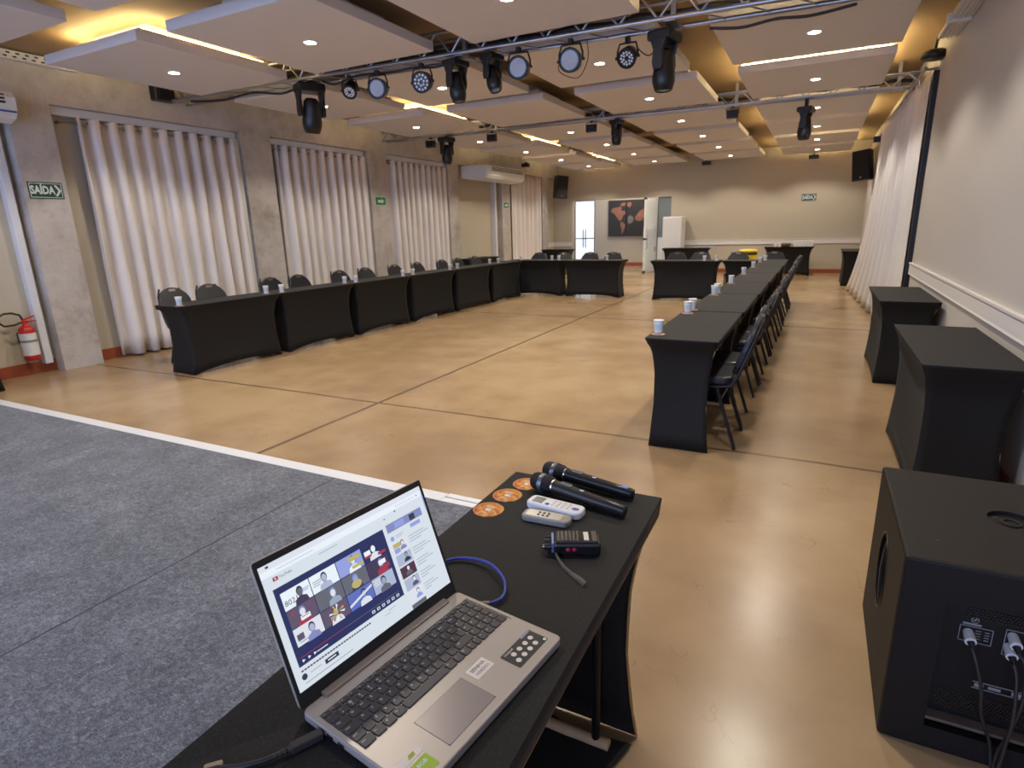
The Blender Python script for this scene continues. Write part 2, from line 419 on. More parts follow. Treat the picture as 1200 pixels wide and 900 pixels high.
MB().box(.03, .08, -.014, .014, .62, .76).build('sticker', RED, d)
d = bpy.data.objects.new('window_6', None); COL.objects.link(d); d.location = (-4.36, YB+.06, 0); d['kind'] = 'structure'
MB().box(0, .37, -.008, .008, 1.05, 2.18).build('pane', GLASSD, d); MB().box(0, .37, -.008, .008, .02, 1.02).build('pane', GLASSF, d)
MB().box(0, .37, -.015, .015, 1.02, 1.05).build('rail', ALU, d)
MB().box(-.02, 0, -.02, .02, 0, 2.2).build('frame', BLACKM, d); MB().box(0, .37, -.02, .02, 2.18, 2.2).build('frame', BLACKM, d)

# world map canvas
MAPB = mat('map_canvas_charcoal', '2a2626', .6, var=.15, scale=8); COP = mat('map_copper_land', '8e5f48', .6, var=.4, scale=5)
mp = thing('world_map_canvas', 'dark wall canvas with copper coloured world map, seen through the doorway', 'picture', (-6.70, 20.86, 1.03))
for x0, x1 in ((0, .64), (.66, 1.30)): MB().box(x0, x1, -.03, .03, 0, 1.23).build('canvas', MAPB, mp)
def land(polys):
    bb = MB()
    for p in polys: bb.prism([(x, z) for x, z in p], 0, .004, T=Matrix(((1, 0, 0, 0), (0, 0, -1, -.031), (0, 1, 0, 0), (0, 0, 0, 1))))
    return bb
land([[(.08, .86), (.14, .96), (.30, .98), (.42, 1.02), (.50, .98), (.46, .88), (.60, .86), (.63, .78), (.54, .70), (.50, .60), (.44, .52), (.38, .56), (.30, .66), (.24, .76), (.16, .80)],
      [(.42, 1.06), (.50, 1.14), (.63, 1.14), (.60, 1.04), (.52, 1.02)],
      [(.46, .50), (.56, .46), (.63, .38), (.60, .28), (.54, .12), (.50, .08), (.49, .24), (.45, .38)]]).build('land_mass', COP, mp)
land([[(.67, 1.04), (.68, 1.14), (.80, 1.16), (.84, 1.06), (.76, .96)]]).build('land_mass', COP, mp)
land([[(.95, .62), (1.02, .72), (1.12, .84), (1.22, .90), (1.29, .92), (1.29, .66), (1.20, .52), (1.10, .50), (1.0, .54)],
      ]).build('land_mass', COP, mp)
MAPG = mat('map_grey_land', '6f6a68', .6, var=.4, scale=6)
land([[(.70, .48), (.72, .66), (.80, .72), (.90, .64), (.92, .52), (.84, .44), (.76, .42)]]).build('land_mass', MAPG, mp)

# ------------------------------------------------------------------ ceiling panels + downlights
COLS = {'A': (-6.83, -5.38), 'B': (-4.97, -3.44), 'C': (-3.00, -1.45), 'D': (-1.00, .56)}
LX = {'A': -6.11, 'B': -4.20, 'C': -2.22, 'D': -.20}
CN = {'A': 'curtain-side', 'B': 'second', 'C': 'third', 'D': 'rail-wall'}
YC = [2.20, 4.40, 6.53, 8.64, 10.76, 12.87, 14.97, 17.08]
dl_proto = None
def light_spot(name, loc, e, size, blend, col, rot=(0, 0, 0), r=.05):
    L = bpy.data.lights.new(name, 'SPOT'); L.energy = e; L.spot_size = size; L.spot_blend = blend; L.color = col; L.shadow_soft_size = r
    o = bpy.data.objects.new(name, L); COL.objects.link(o); o.location = loc; o.rotation_euler = rot; return o
for ck, (x0, x1) in COLS.items():
    for k, yc in enumerate(YC):
        hw = .83; xc, w = (x0+x1)/2, (x1-x0)/2
        if ck == 'D': yc += .06
        t = thing('ceiling_panel', 'white suspended ceiling panel in the %s column, %s in from the stage end' % (CN[ck], ORD[k]), 'ceiling panel', (xc, yc, ZP), 0, 'suspended ceiling panels')
        MB().box(-w, w, -hw, hw, 0, .085, bev=.003, seg=1).build('board', PANEL, t)
        rs = MB(); rs.box(-w+.13, w-.13, -hw+.13, hw-.13, .085, .15); rs.box(-w+.32, w-.32, -hw+.32, hw-.32, .15, ZS-ZP-.001); rs.build('riser', PANEL, t)
        if ck in 'AD' and k % 2 == 1:
            rw, rh, zl_ = (w-.17, hw-.17, .151) if ck == 'A' else (w-.045, hw-.045, .086)
            for bx in ((-rw, rw, -rh-.012, -rh), (-rw, rw, rh, rh+.012), (-rw-.012, -rw, -rh, rh), (rw, rw+.012, -rh, rh)):
                MB().box(*bx, zl_, zl_+.012).build('led_strip', LED, t)
        lx, ly = LX[ck], yc
        if ck == 'B' and k == 3: continue     # this panel carries no lamp in the photo
        lab = 'round recessed downlight glowing in the %s column, %s from the stage end' % (CN[ck], ORD[k])
        if dl_proto is None:
            dl_proto = thing('downlight', lab, 'ceiling light', (lx, ly, ZP), 0, 'recessed downlights')
            MB().lathe([(.052, -.001), (.052, -.006), (.066, -.004), (.068, 0.0)], 20).build('trim_ring', WHITE, dl_proto)
            MB().disc((0, 0, -.0035), .053, 20).build('lens', LAMP, dl_proto)
            freeze(dl_proto)
        else: dup(dl_proto, (lx, ly, ZP), None, lab)
        sp = light_spot('downlight_beam', (lx, ly, ZP-.02), 46, math.radians(132), .4, (1, .925, .79))
# cable trays
def tray(x0, x1, y0, y1, z0, z1, name, lab, side):
    t = thing(name, lab, 'cable tray', (0, 0, 0))
    MB().box(x0, x1, y0, y1, z0, z1).build('channel', WHITEM, t)
    s = MB(); n = int((y1-y0)/.085)
    for i in range(n):
        for zz in (.3, .7):
            y = y0+.04+i*.085+(.03 if zz > .5 else 0); z = z0+(z1-z0)*zz
            s.box(x1-.001 if side > 0 else x0-.003, x1+.003 if side > 0 else x0+.001, y, y+.035, z-.008, z+.008)
    s.build('slot', BLACK, t)
tray(XL, XL+.07, -1.5, 4.25, 3.26, 3.345, 'cable_tray', 'white perforated metal cable tray above the cement pillar', 1)
t = thing('cable_tray', 'white ribbed cable tray running along top of the plain side wall', 'cable tray')
MB().box(.86, XR-.004, -1, 7.55, 3.12, 3.14).build('channel', WHITEM, t)
s = MB()
for i in range(5): s.box(.862+.034*i, .876+.034*i, -1, 7.55, 3.105, 3.121)
s.build('rib', RAILP, t); MB().box(.84, XR-.004, 6.9, 6.96, 3.09, 3.16).build('bracket', WHITE, t)

# ------------------------------------------------------------------ curtains
ROD = mat('brushed_rod', '9c9288', .3, metal=.9, var=.05)
def grommet_curtain(y0, y1, n, lab, rodlab, z0=.03, z1=2.79, phase=0., flare=0.):
    L = y1-y0
    t = thing('curtain', lab, 'curtain', (XN+.13, y0, 0), 0, 'pleated window curtains')
    ph = [random.uniform(-.25, .25) for _ in range(n+2)]
    def fn(u, v):
        z = z1-v*(z1-z0); uu = u+.012*math.sin(u*19+v*2)*v
        w = 2*PI*n*uu+phase
        amp = .066+.012*math.sin(3*u*PI+1)+v*.012*math.sin(9*u)
        x = amp*math.cos(w+ph[int(u*n)]*0)+.012*math.sin(5*w*.37+v*3)*v
        y = u*L+.018*math.sin(2*w)+flare*v*(u-.5)
        return (x, y, z + .006*math.sin(w))
    MB().sheet(fn, n*14, 14).build('fabric', CURT, t, solid=.004, off=0)
    for i in range(2*n):
        u = (i+.5)/(2*n); x, y, z = fn(u, .02)
        g = MB(); g.tube([(.0+.026*math.cos(a)*.3, y+.026*math.cos(a), z1-.055+.026*math.sin(a)) for a in [2*PI*j/12 for j in range(12)]], .006, 6, closed=True)
        g.build('grommet', CHROME, t)
    r = thing('curtain_rod', rodlab, 'curtain rod', (XN+.13, 0, z1-.055), 0, 'curtain rods')
    MB().cyl((0, y0-.16, 0), (0, y1+.06, 0), .011, n=10).build('rod', ROD, r)
    MB().box(-.13, 0, y0-.13, y0-.11, -.012, .012).build('bracket', ROD, r); MB().box(-.13, 0, y1+.03, y1+.05, -.012, .012).build('bracket', ROD, r)
grommet_curtain(4.16, 6.24, 10, 'cream eyelet curtain in the bay next to the exit sign pillar', 'slim metal rod carrying the curtain beside the exit sign pillar')
grommet_curtain(7.0, 9.04, 10, 'cream eyelet curtain hanging in the second window bay', 'slim metal rod of the second window bay curtain', phase=1.)
grommet_curtain(9.76, 11.78, 10, 'cream eyelet curtain hanging in the third bay, before the long air conditioner', 'slim metal rod of the third window bay curtain', phase=2.)
# plain pleated far curtain
t = thing('curtain', 'warm cream floor-length curtain between air conditioner and wall speaker', 'curtain', (XN+.13, 15.0, 0), 0, 'pleated window curtains')
MB().sheet(lambda u, v: (.06*math.cos(2*PI*7*u)+.01*math.sin(23*u), u*2.0, 2.86-v*2.83), 90, 8).build('fabric', CURT, t, solid=.004, off=0)
MB().cyl((0, -.05, 2.84), (0, 2.05, 2.84), .012).build('rod', ROD, t)
# side wall drape: big white one
DRAPE = mat('white_drape_cloth', 'dad5d4', .75, var=.05, scale=2, bump=.15, bscale=90)
t = thing('drape', 'tall white drape sweeping down the side wall to a flared hem', 'curtain', (0, 0, 0), 0)
def dfn(u, v):
    z = 3.0-v*2.975
    y = 8.47+u*(4.45+1.35*v**2.6)
    spread = (u**1.2)*(.06+.20*v**3)
    x = .955-spread
    if u > .10:
        w = 2*PI*9*(u-.10); k = min(1, (u-.10)*8)
        x += k*(.05+.035*v)*math.sin(w+1.2*math.sin(2.2*v))-k*.01
    else: x += .035*(.5-abs(u-.05)*10)
    return (x, y, z+(-.0))
MB().sheet(dfn, 170, 22).build('fabric', DRAPE, t, solid=.005, off=0)
g = MB(); g.tube([(.872, 8.66+.03*math.cos(a), 2.9+.03*math.sin(a)) for a in [2*PI*j/14 for j in range(14)]], .008, 6, closed=True); g.build('grommet', CHROME, t)
r = thing('curtain_rail', 'metal rail at ceiling height carrying the white drape', 'curtain rail', (0, 0, 0))
MB().cyl((.89, 8.4, 3.02), (.89, 13.2, 3.02), .014).build('rail', ROD, r)
for y in (8.5, 10.8, 13.1): MB().box(.89, XR, y-.01, y+.01, 3.01, 3.03).build('bracket', ROD, r)

# ------------------------------------------------------------------ tables
def lerp(tab, z):
    for (z0, a), (z1, c) in zip(tab, tab[1:]):
        if z >= z1: return a+(c-a)*(z-z0)/(z1-z0)
    return tab[-1][1]
CORNER = [(.75, 0.), (.72, .010), (.68, .028), (.62, .042), (.5, .052), (.3, .052), (.12, .042), (0, .034)]
BACKC = [(.75, 0.), (.72, .006), (.68, .02), (.6, .04), (.48, .055), (.3, .058), (.12, .045), (0, .03)]
def make_table(name, lab, L=1.29, W=.45, H=.75, loc=(0, 0, 0), rz=0., group=None, cat='table'):
    t = thing(name, lab, cat, loc, rz, group)
    zs = [.748, .735, .71, .68, .64, .58, .50, .40, .30, .20, .10, .0]
    nF, nE = 22, 10
    path = []
    for i in range(nE): path.append(('L', i/nE))
    for i in range(nF): path.append(('F', i/nF))
    for i in range(nE+1): path.append(('R', i/nE))
    b = MB(); vs = []; nz = len(zs)
    for side, s_ in path:
        for zi, z in enumerate(zs):
            c, cb = lerp(CORNER, z), lerp(BACKC, z)
            hump = 4*s_*(1-s_)
            vv = 1-z/.75; bowm = math.sin(PI*min(1, vv*1.05))
            if side == 'F':
                x = -L/2+1.6*c+s_*(L-3.2*c); y = -W/2+c+.028*hump*bowm; lift = .055*hump**.8
            else:
                sg = -1 if side == 'L' else 1
                yb, yf = W/2-cb, -W/2+c
                q = s_ if side == 'L' else 1-s_
                y = yb+(yf-yb)*q; x = sg*(L/2-1.6*c-.018*hump*bowm); lift = .006*hump
            zz = z if z > .2 else z+(lift*(1-z/.2))
            vs.append((x, y, max(.004, zz)*(H/.75)))
    n = len(path)
    b.add(vs, [(i*nz+j, (i+1)*nz+j, (i+1)*nz+j+1, i*nz+j+1) for i in range(n-1) for j in range(nz-1)], 0, True)
    # top skin with slightly rounded edge and open-side hem
    b.add([(-L/2, -W/2, H-.002), (L/2, -W/2, H-.002), (L/2, W/2, H-.002), (-L/2, W/2, H-.002)], [(0, 1, 2, 3)])
    b.sheet(lambda u, v: (-L/2+u*L+(-.01 if u > .5 else .01)*v, W/2-.004*v, H-.002-.045*v), 8, 2)
    b.build('cover', STRETCH, t, solid=.003, off=-1, weld=True)
    MB().tube([(-L/2+.012, W/2-.006, H-.049), (0, W/2-.008, H-.050), (L/2-.012, W/2-.006, H-.049)], .0028, 5).build('hem_seam', TAN, t)
    MB().box(-L/2+.035, L/2-.035, -W/2+.035, W/2-.012, H-.032, H-.008, bev=.003).build('tabletop', WOOD, t)
    for sg in (-1, 1):
        x = sg*(L/2-.14)
        f = MB(); f.tube([(x, -W/2+.09, .02), (x, -W/2+.09, H-.04)], .013, 8); f.tube([(x, W/2-.13, .02), (x, W/2-.13, H-.04)], .013, 8)
        f.build('leg', BLACKM, t)
        MB().tube([(x, -W/2+.07, .022), (x, W/2-.09, .022)], .017, 8).build('foot_bar', PALEBAR, t)
        zl = [H*k/12 for k in range(0, 12)]
        MB().tube([(sg*(L/2-1.6*lerp(CORNER, z_*.75/H)-.004), W/2-lerp(BACKC, z_*.75/H)-.003, max(.006, z_)) for z_ in zl], .0035, 5).build('edge_seam', TAN, t)
    return t
P = 1.29
tb = make_table('covered_table', 'x', L=P-.012)
freeze(tb)
first = [True]
def place_table(x, y, rz, lab, grp):
    if first[0]:
        first[0] = False; tb.location = (x, y, 0); tb.rotation_euler = (0, 0, rz); tb['label'] = lab; tb['group'] = grp; return tb
    return dup(tb, (x, y, 0), rz, lab, grp)
GT = 'black covered tables of the U-shaped layout'
# aisle row (open side and chairs towards +X)
NR = 6; PR = 1.305
for i in range(NR):
    y = 3.65+PR*(i+.5); place_table(-.70+.008*i, y, -PI/2, 'black stretch-covered table in the chair-lined aisle row, %s from the stage' % ORD[i], GT)
# curtain row, very slightly askew
a_l = math.radians(1.6)
for i in range(6):
    y = 3.84+1.285*(i+.5); place_table(-6.055+math.tan(a_l)*(y-3.84), y, PI/2-a_l, 'black stretch-covered table in the curtain-side row, %s from the stage' % ORD[i], GT)
place_table(-5.37, 11.84, 0, 'black covered cross table at far corner of curtain-side row', GT)
place_table(-4.075, 11.82, 0, 'black covered cross table whose end faces the door opening', GT)
place_table(-2.20, 11.68, 0, 'black covered cross table beside the open glass door', GT)
tb4 = make_table('covered_table', 'black covered cross table joining the aisle row at far end', L=1.10, loc=(-.98, 11.75, 0), group=GT)
# service tables round the room
place_table(-3.30+.02, 17.35, 0, 'black covered table in front of the white cabinet', 'service tables by the walls')
make_table('covered_table', 'black covered table against back wall carrying white boxes', L=1.2, loc=(-.65, 17.6, 0), group='service tables by the walls')
dup_ = place_table(.74, 15.45, -PI/2, 'black covered table half hidden behind the white drape', 'service tables by the walls')
make_table('covered_table', 'black covered table in far corner under the wall speaker', L=.95, loc=(-7.14, 17.2, 0), group='service tables by the walls')
make_table('covered_table', 'black covered table against wall below the long air conditioner', L=1.25, loc=(-7.38, 12.75, 0), rz=PI/2, group='service tables by the walls')
make_table('covered_table', 'black covered table beside the fire extinguisher, cut by picture edge', L=1.2, loc=(-7.36, 2.19, 0), rz=PI/2, group='service tables by the walls')
dup(tb, (.745, 4.04, 0), -PI/2, 'black covered table against plain wall, just behind the subwoofer', 'tables against the plain wall')
dup(tb, (.76, 6.62, 0), -PI/2, 'black covered table against plain wall in front of the white drape', 'tables against the plain wall')
lt = make_table('laptop_table', 'black covered table in front carrying laptop, microphones and remotes', L=1.22, W=.435, loc=(-.522, .835, 0), rz=-PI/2)

# ------------------------------------------------------------------ chairs
def make_chair():
    t = thing('banquet_chair', 'x', 'chair')
    # front of chair faces -Y
    b = MB(); b.prism(rounded_rect(-.205, .205, -.21, .20, .07, 5), 0, .055, bev=.018, T=TR(0, 0, .43)); b.build('seat', VINYL, t)
    out = [(-.17, 0), (.17, 0), (.20, .06), (.208, .16)]
    for i in range(1, 14):
        a = PI*i/14; out.append((.208*math.cos(a), .19+.20*math.sin(a)))
    out += [(-.208, .16), (-.20, .06)]
    T = TR(0, .205, .505) @ RX(math.radians(-19)) @ Matrix(((1, 0, 0, 0), (0, 0, -1, 0), (0, 1, 0, 0), (0, 0, 0, 1)))
    bk = MB(); bk.prism(out, -.02, .02, bev=.012, T=T); bk.build('backrest', VINYL, t)
    g = MB(); g.prism(rounded_rect(-.045, .045, .335, .365, .014, 4), -.024, .024, T=T); g.build('grip', CHROME, t)
    for sx in (-1, 1):
        pts = [(sx*.19, -.17, .42), (sx*.195, .08, .415), (sx*.20, .19, .43), (sx*.197, .230, .50), (sx*.19, .292, .68), (sx*.165, .328, .78), (sx*.12, .355, .86)]
        MB().tube(pts, .011, 8).build('side_frame', BLACKM, t)
        MB().tube([(sx*.185, -.16, .42), (sx*.195, -.215, .02), (sx*.195, -.216, .004)], .012, 8).build('leg', BLACKM, t)
        MB().tube([(sx*.185, .10, .42), (sx*.200, .235, .02), (sx*.2, .236, .004)], .012, 8).build('leg', BLACKM, t)
    MB().tube([(-.187, .13, .33), (.187, .13, .33)], .008, 6).build('stretcher', BLACKM, t)
    MB().tube([(-.187, -.18, .30), (.187, -.18, .30)], .008, 6).build('stretcher', BLACKM, t)
    return freeze(t)
ch = make_chair(); cfirst = [True]
def place_chair(x, y, rz, lab, grp):
    if cfirst[0]:
        cfirst[0] = False; ch.location = (x, y, 0); ch.rotation_euler = (0, 0, rz); ch['label'] = lab; ch['group'] = grp; return
    dup(ch, (x, y, 0), rz, lab, grp)
# front of chair is -Y; aisle row chairs face -X: rz=-90
for i in range(6):
    for j, o in enumerate((.41, .86)):
        k = 2*i+j
        place_chair(-.60+.01*i+random.uniform(-.01, .01), 3.65+PR*i+o, -PI/2+random.uniform(-.05, .05), 'black vinyl chair with rounded back in the aisle row, %s from the stage' % ORD[k], 'chairs of the aisle row')
for k, y in enumerate((4.42, 4.88, 5.83, 6.32, 7.15, 7.75, 8.52, 9.18, 9.97, 10.55, 11.2)):
    place_chair(-6.51+math.tan(a_l)*(y-3.84), y, PI/2+random.uniform(-.06, .06), 'round-backed black chair behind the curtain-side row, %s from the stage' % ORD[k], 'chairs of the curtain-side row')
for k, x in enumerate((-5.68, -5.08, -4.44, -3.92)):
    place_chair(x, 12.30, random.uniform(-.05, .05), 'round-backed black chair behind corner cross tables, %s from the curtain side' % ORD[k], 'chairs of the cross tables by the corner')
for k, x in enumerate((-2.54, -2.06, -1.34, -.72)):
    place_chair(x, 12.17, random.uniform(-.05, .05), 'round-backed black chair behind cross tables past the doorway, %s from the door' % ORD[k], 'chairs of the cross tables past the doorway')

# ------------------------------------------------------------------ cups + coasters
def make_cup():
    o = MB().lathe([(0, .0015), (.024, .0015), (.025, 0), (.0268, .022), (.0300, .066), (.0325, .088), (.0345, .090), (.0335, .092), (.031, .089), (.0245, .006), (0, .005)], 20,
                   mats=[0, 0, 0, 1, 0, 0, 0, 0, 0, 0]).build('paper_cup', [CUPW, CUPB])
    return o
def make_coaster(): return MB().lathe([(0, 0), (.043, 0), (.045, .0015), (.043, .003), (0, .003)], 24).build('coaster', COAST)
cup0, coa0 = make_cup(), make_coaster(); cu_first = [True]
def place_cup(x, y, lab, rowdesc):
    if cu_first[0]: c, k = cup0, coa0; cu_first[0] = False
    else:
        c = cup0.copy(); COL.objects.link(c); k = coa0.copy(); COL.objects.link(k)
    k.location = (x, y, .7502); c.location = (x, y, .7535); c.rotation_euler = (0, 0, random.uniform(0, 6))
    tag(c, 'white and blue paper cup on '+lab, 'cup', 'paper cups on '+rowdesc); tag(k, 'round tan coaster under cup on '+lab, 'coaster', 'coasters on '+rowdesc)
R_ = [(-.875, 3.82), (-.872, 4.80), (-.872, 5.00), (-.86, 6.10), (-.86, 6.30), (-.85, 7.30), (-.845, 8.58), (-.84, 9.86), (-.84, 11.05)]
for k, (x, y) in enumerate(R_): place_cup(x, y, 'the aisle row of tables, %s from the stage' % ORD[k], 'the aisle row')
L_ = [(-5.93, 3.90), (-5.98, 5.07), (-5.90, 5.24), (-5.93, 6.40), (-5.86, 6.55), (-5.83, 7.62), (-5.84, 7.90), (-5.80, 8.95), (-5.86, 9.30), (-5.90, 10.6), (-5.84, 10.85), (-5.75, 11.75)]
for k, (x, y) in enumerate(L_): place_cup(x, y, 'the curtain-side row of tables, %s from the stage' % ORD[k], 'the curtain-side row')
for k, (x, y) in enumerate([(-5.02, 11.76), (-4.86, 11.76), (-3.80, 11.76)]): place_cup(x, y, 'corner cross tables, %s from the curtain side' % ORD[k], 'the corner cross tables')
for k, (x, y) in enumerate([(-1.84, 11.55), (-1.63, 11.6), (-.80, 11.62)]): place_cup(x, y, 'cross tables past the doorway, %s from the door' % ORD[k], 'the cross tables past the doorway')

# ------------------------------------------------------------------ truss + stage lights
def truss(name, lab, y, w, z0, z1, zl, zr, post_x):
    """box truss along X; zl/zr: lower chord height at the curtain wall / plain wall"""
    t = thing(name, lab, 'truss')
    xl, xr = XL+.01, XR-.02
    def zz(x, top): return zl+(zr-zl)*(x-xl)/(xr-xl)+(z1-z0 if top else 0)
    for yy in (y-w/2, y+w/2):
        for top in (0, 1): MB().cyl((xl, yy, zz(xl, top)), (xr, yy, zz(xr, top)), .019 if not top else .016, n=10).build('chord', ALU, t)
    n = 52; dx = (xr-xl)/n
    br = []
    for i in range(n):
        xa, xb = xl+i*dx, xl+(i+1)*dx
        up = i % 2 == 0
        b = MB(); b.cyl((xa, y-w/2, zz(xa, not up)), (xb, y-w/2, zz(xb, up)), .011, n=6); b.build('brace', ALU, t)
        if i % 2 == 0:
            b = MB(); b.cyl((xa, y-w/2, zz(xa, 0)), (xb, y+w/2, zz(xb, 0)), .007, n=6); b.build('brace', ALU, t)
    for px in post_x:
        b = MB(); b.box(px-.02, px+.02, y-.025, y+.025, zz(px, 0)+.01, ZS); b.box(px-.045, px+.045, y-w/2-.012, y+w/2+.012, zz(px, 0)-.026, zz(px, 0)+.0, bev=.003); b.build('hanger', ALU, t)
    return t, zz
T1, z1f = truss('lighting_truss', 'aluminium lighting truss across the ceiling, carrying the row of spotlights', 5.44, .27, 0, .20, 3.13, 3.015, (-5.12, -3.21, -1.22, .8))
T2, z2f = truss('lighting_truss', 'second slimmer aluminium truss across the ceiling, farther into the hall', 9.66, .14, 0, .16, 3.11, 3.05, (-5.14, -3.21, -1.22, .75))

LENSW = mat('led_lens_cluster', 'dfe6f2', .2, metal=.0, var=.15, scale=80)
def par_light(x, y, z, lab, dots, yaw=0., tilt=25., r=.095):
    """z = chord underside. the face looks towards the stage (-Y) and down by tilt degrees"""
    t = thing('par_light', lab, 'stage light', (x, y, z), yaw, 'LED par lights on the truss')
    c = Vector((0, 0, -.075-r))
    T = TR(*c) @ RX(math.radians(90+tilt))       # local +Z -> -Y then tilted down
    b = MB(); b.lathe([(0, -.10), (r*.8, -.10), (r*.92, -.07), (r, -.02), (r*1.06, .03), (r*1.06, .04), (r*.98, .04), (r*.94, .03), (0, .03)], 28, T=T); b.build('can', BLACKM, t)
    d = MB(); d.disc((0, 0, .031), r*.93, 28, 0, T=T)
    rings = {'fine': [(0, 1)]+[(r*.93*k/6.3, 6*k) for k in range(1, 6)], 'big': [(r*.32, 6), (r*.70, 12)], 'ring': [(r*.36, 6), (r*.62, 12)]}[dots]
    rad = {'fine': .0068, 'big': .0125, 'ring': .0105}[dots]
    plate = d.build('lens_plate', mat('lens_plate_grey', '2c333d', .3, metal=.3, var=.1) if dots == 'fine' else BLACK, t)
    e = MB()
    for rr, n in rings:
        for i in range(n):
            a = 2*PI*i/n+rr*9
            e.lathe([(rad, .0), (rad*.8, .004), (0, .006)], 8, T=T @ TR(rr*math.cos(a), rr*math.sin(a), .032))
    e.build('diode_cluster', LENSW, t)
    yk = MB(); w = r*1.14
    pts = [(-w, 0, c.z), (-w, 0, c.z+r*.6), (-w*.8, 0, -.045), (0, 0, -.040), (w*.8, 0, -.045), (w, 0, c.z+r*.6), (w, 0, c.z)]
    yk.tube(pts, .009, 6); yk.build('yoke', BLACKM, t)
    MB().box(-.02, .02, -.028, .028, -.045, .0, bev=.004).build('clamp', BLACKM, t)
    for sx in (-1, 1): MB().cyl((sx*w*.98, 0, c.z), (sx*(w+.018), 0, c.z), .013, n=10).build('knob', BLACK, t)
HEADGL = mat('beam_lens_glass', '5d7ea6', .08, metal=.4, var=.1)
def moving_head(x, y, z, lab, s=1., pitch=0., yaw=1.35, side=0., drop=0.):
    t = thing('moving_head_light', lab, 'stage light', (x, y, z), yaw, 'moving head lights on the trusses')
    b = MB(); b.box(-.10*s, .10*s, -.075*s, .075*s, -.075*s-drop, -.025-drop, bev=.012*s); b.build('base', BLACK, t)
    MB().box(-.028, .028, -.022, .022, -.03-drop, 0.0, bev=.004).build('clamp', BLACKM, t)
    for sx in (-1, 1):
        MB().prism([(-.050*s, -.07*s), (.050*s, -.07*s), (.030*s, -.13*s), (.036*s, -.20*s), (.026*s, -.24*s), (-.026*s, -.24*s), (-.036*s, -.20*s), (-.030*s, -.13*s)], -.013*s, .013*s, bev=.004*s,
                   T=TR(sx*.086*s, 0, -drop) @ Matrix(((0, 0, 1, 0), (1, 0, 0, 0), (0, 1, 0, 0), (0, 0, 0, 1)))).build('arm', BLACK, t)
    T = TR(0, 0, -.205*s-drop) @ RY(side) @ RX(pitch)
    h = MB(); h.lathe([(0, .095*s), (.035*s, .092*s), (.055*s, .07*s), (.062*s, .02*s), (.068*s, -.03*s), (.073*s, -.06*s), (.070*s, -.10*s), (.056*s, -.145*s), (.048*s, -.150*s), (.046*s, -.14*s), (0, -.138*s)], 20, T=T)
    h.build('head', BLACK, t)
    l = MB(); l.lathe([(0, -.150*s), (.03*s, -.148*s), (.044*s, -.141*s)], 16, T=T); l.build('lens', HEADGL, t)
    return t
def flood(x, y, z, lab, s=1.):
    t = thing('floodlight', lab, 'stage light', (x, y, z), 0, 'small box floodlights')
    MB().box(-.075*s, .075*s, -.05*s, .04*s, -.16*s, -.05*s, bev=.006).build('housing', BLACK, t)
    MB().box(-.065*s, .065*s, -.055*s, -.049*s, -.15*s, -.06*s).build('front_glass', BLACKM, t)
    MB().tube([(-.082*s, 0, -.10*s), (-.082*s, 0, -.025*s), (0, 0, -.018), (.082*s, 0, -.025*s), (.082*s, 0, -.10*s)], .007, 6).build('yoke', BLACKM, t)
    MB().box(-.016, .016, -.02, .02, -.03, 0, bev=.003).build('clamp', BLACKM, t)
def at1(x, back=True): return (x, 5.44+(.135 if back else -.135), z1f(x, 0)-.02)
yb = 5.575
moving_head(-5.20, 5.36, z1f(-5.2, 0)-.02, 'large black moving head light hanging by the second curtain bay', 1.5, pitch=.2, side=.0, yaw=1.1)
par_light(-4.62, 5.36, z1f(-4.62, 0)-.02, 'small round par light tilted down, nearest the large moving head', 'ring', .35, 42, .075)
par_light(-4.24, 5.36, z1f(-4.24, 0)-.02, 'round par light with fine dots, third lamp along the truss', 'fine', .2, 10)
par_light(-3.68, 5.36, z1f(-3.68, 0)-.02, 'round par light with bold dots, fourth lamp along the truss', 'big', .15, 14)
moving_head(-3.28, 5.36, z1f(-3.28, 0)-.02, 'black moving head light next to the bold-dotted par light', 1.12, pitch=-.1, side=-.05)
moving_head(-2.88, 5.36, z1f(-2.88, 0)-.02, 'shorter black moving head light between two truss par lights', 1.0, pitch=-.35, side=.1, drop=.0)
par_light(-2.60, 5.36, z1f(-2.60, 0)-.02, 'round par light with fine dots just past both slim moving heads', 'fine', .12, 6)
par_light(-2.09, 5.36, z1f(-2.09, 0)-.02, 'largest-looking par light with fine dots and looped cable', 'fine', .05, 8)
par_light(-1.64, 5.575, z1f(-1.64, 0)-.02, 'small par light with ring of diodes beside the big moving head', 'ring', 0, 30, .08)
moving_head(-1.30, 5.50, z1f(-1.3, 0)-.02, 'big black moving head light hanging nearest the aisle row', 1.35, pitch=-.02)
flood(-6.50, 9.62, z2f(-6.5, 0)-.02, 'small black box floodlight at curtain end of far truss', 1.1)
moving_head(-6.16, 9.62, z2f(-6.16, 0)-.02, 'black moving head light near the curtain end of far truss', 1.35)
flood(-5.22, 9.62, z2f(-5.22, 0)-.02, 'small black box floodlight on far truss, second along', 1.05)
flood(-3.40, 9.62, z2f(-3.40, 0)-.02, 'small black box floodlight at middle of the far truss', 1.05)
moving_head(-2.98, 9.62, z2f(-2.98, 0)-.02, 'slim black moving head light at middle of far truss', 1.1)
flood(-1.26, 9.62, z2f(-1.26, 0)-.02, 'small black box floodlight under far truss above aisle row', 1.0)
moving_head(-.30, 9.62, z2f(-.3, 0)-.02, 'black moving head light dangling alone above the aisle', 1.25, drop=.08)
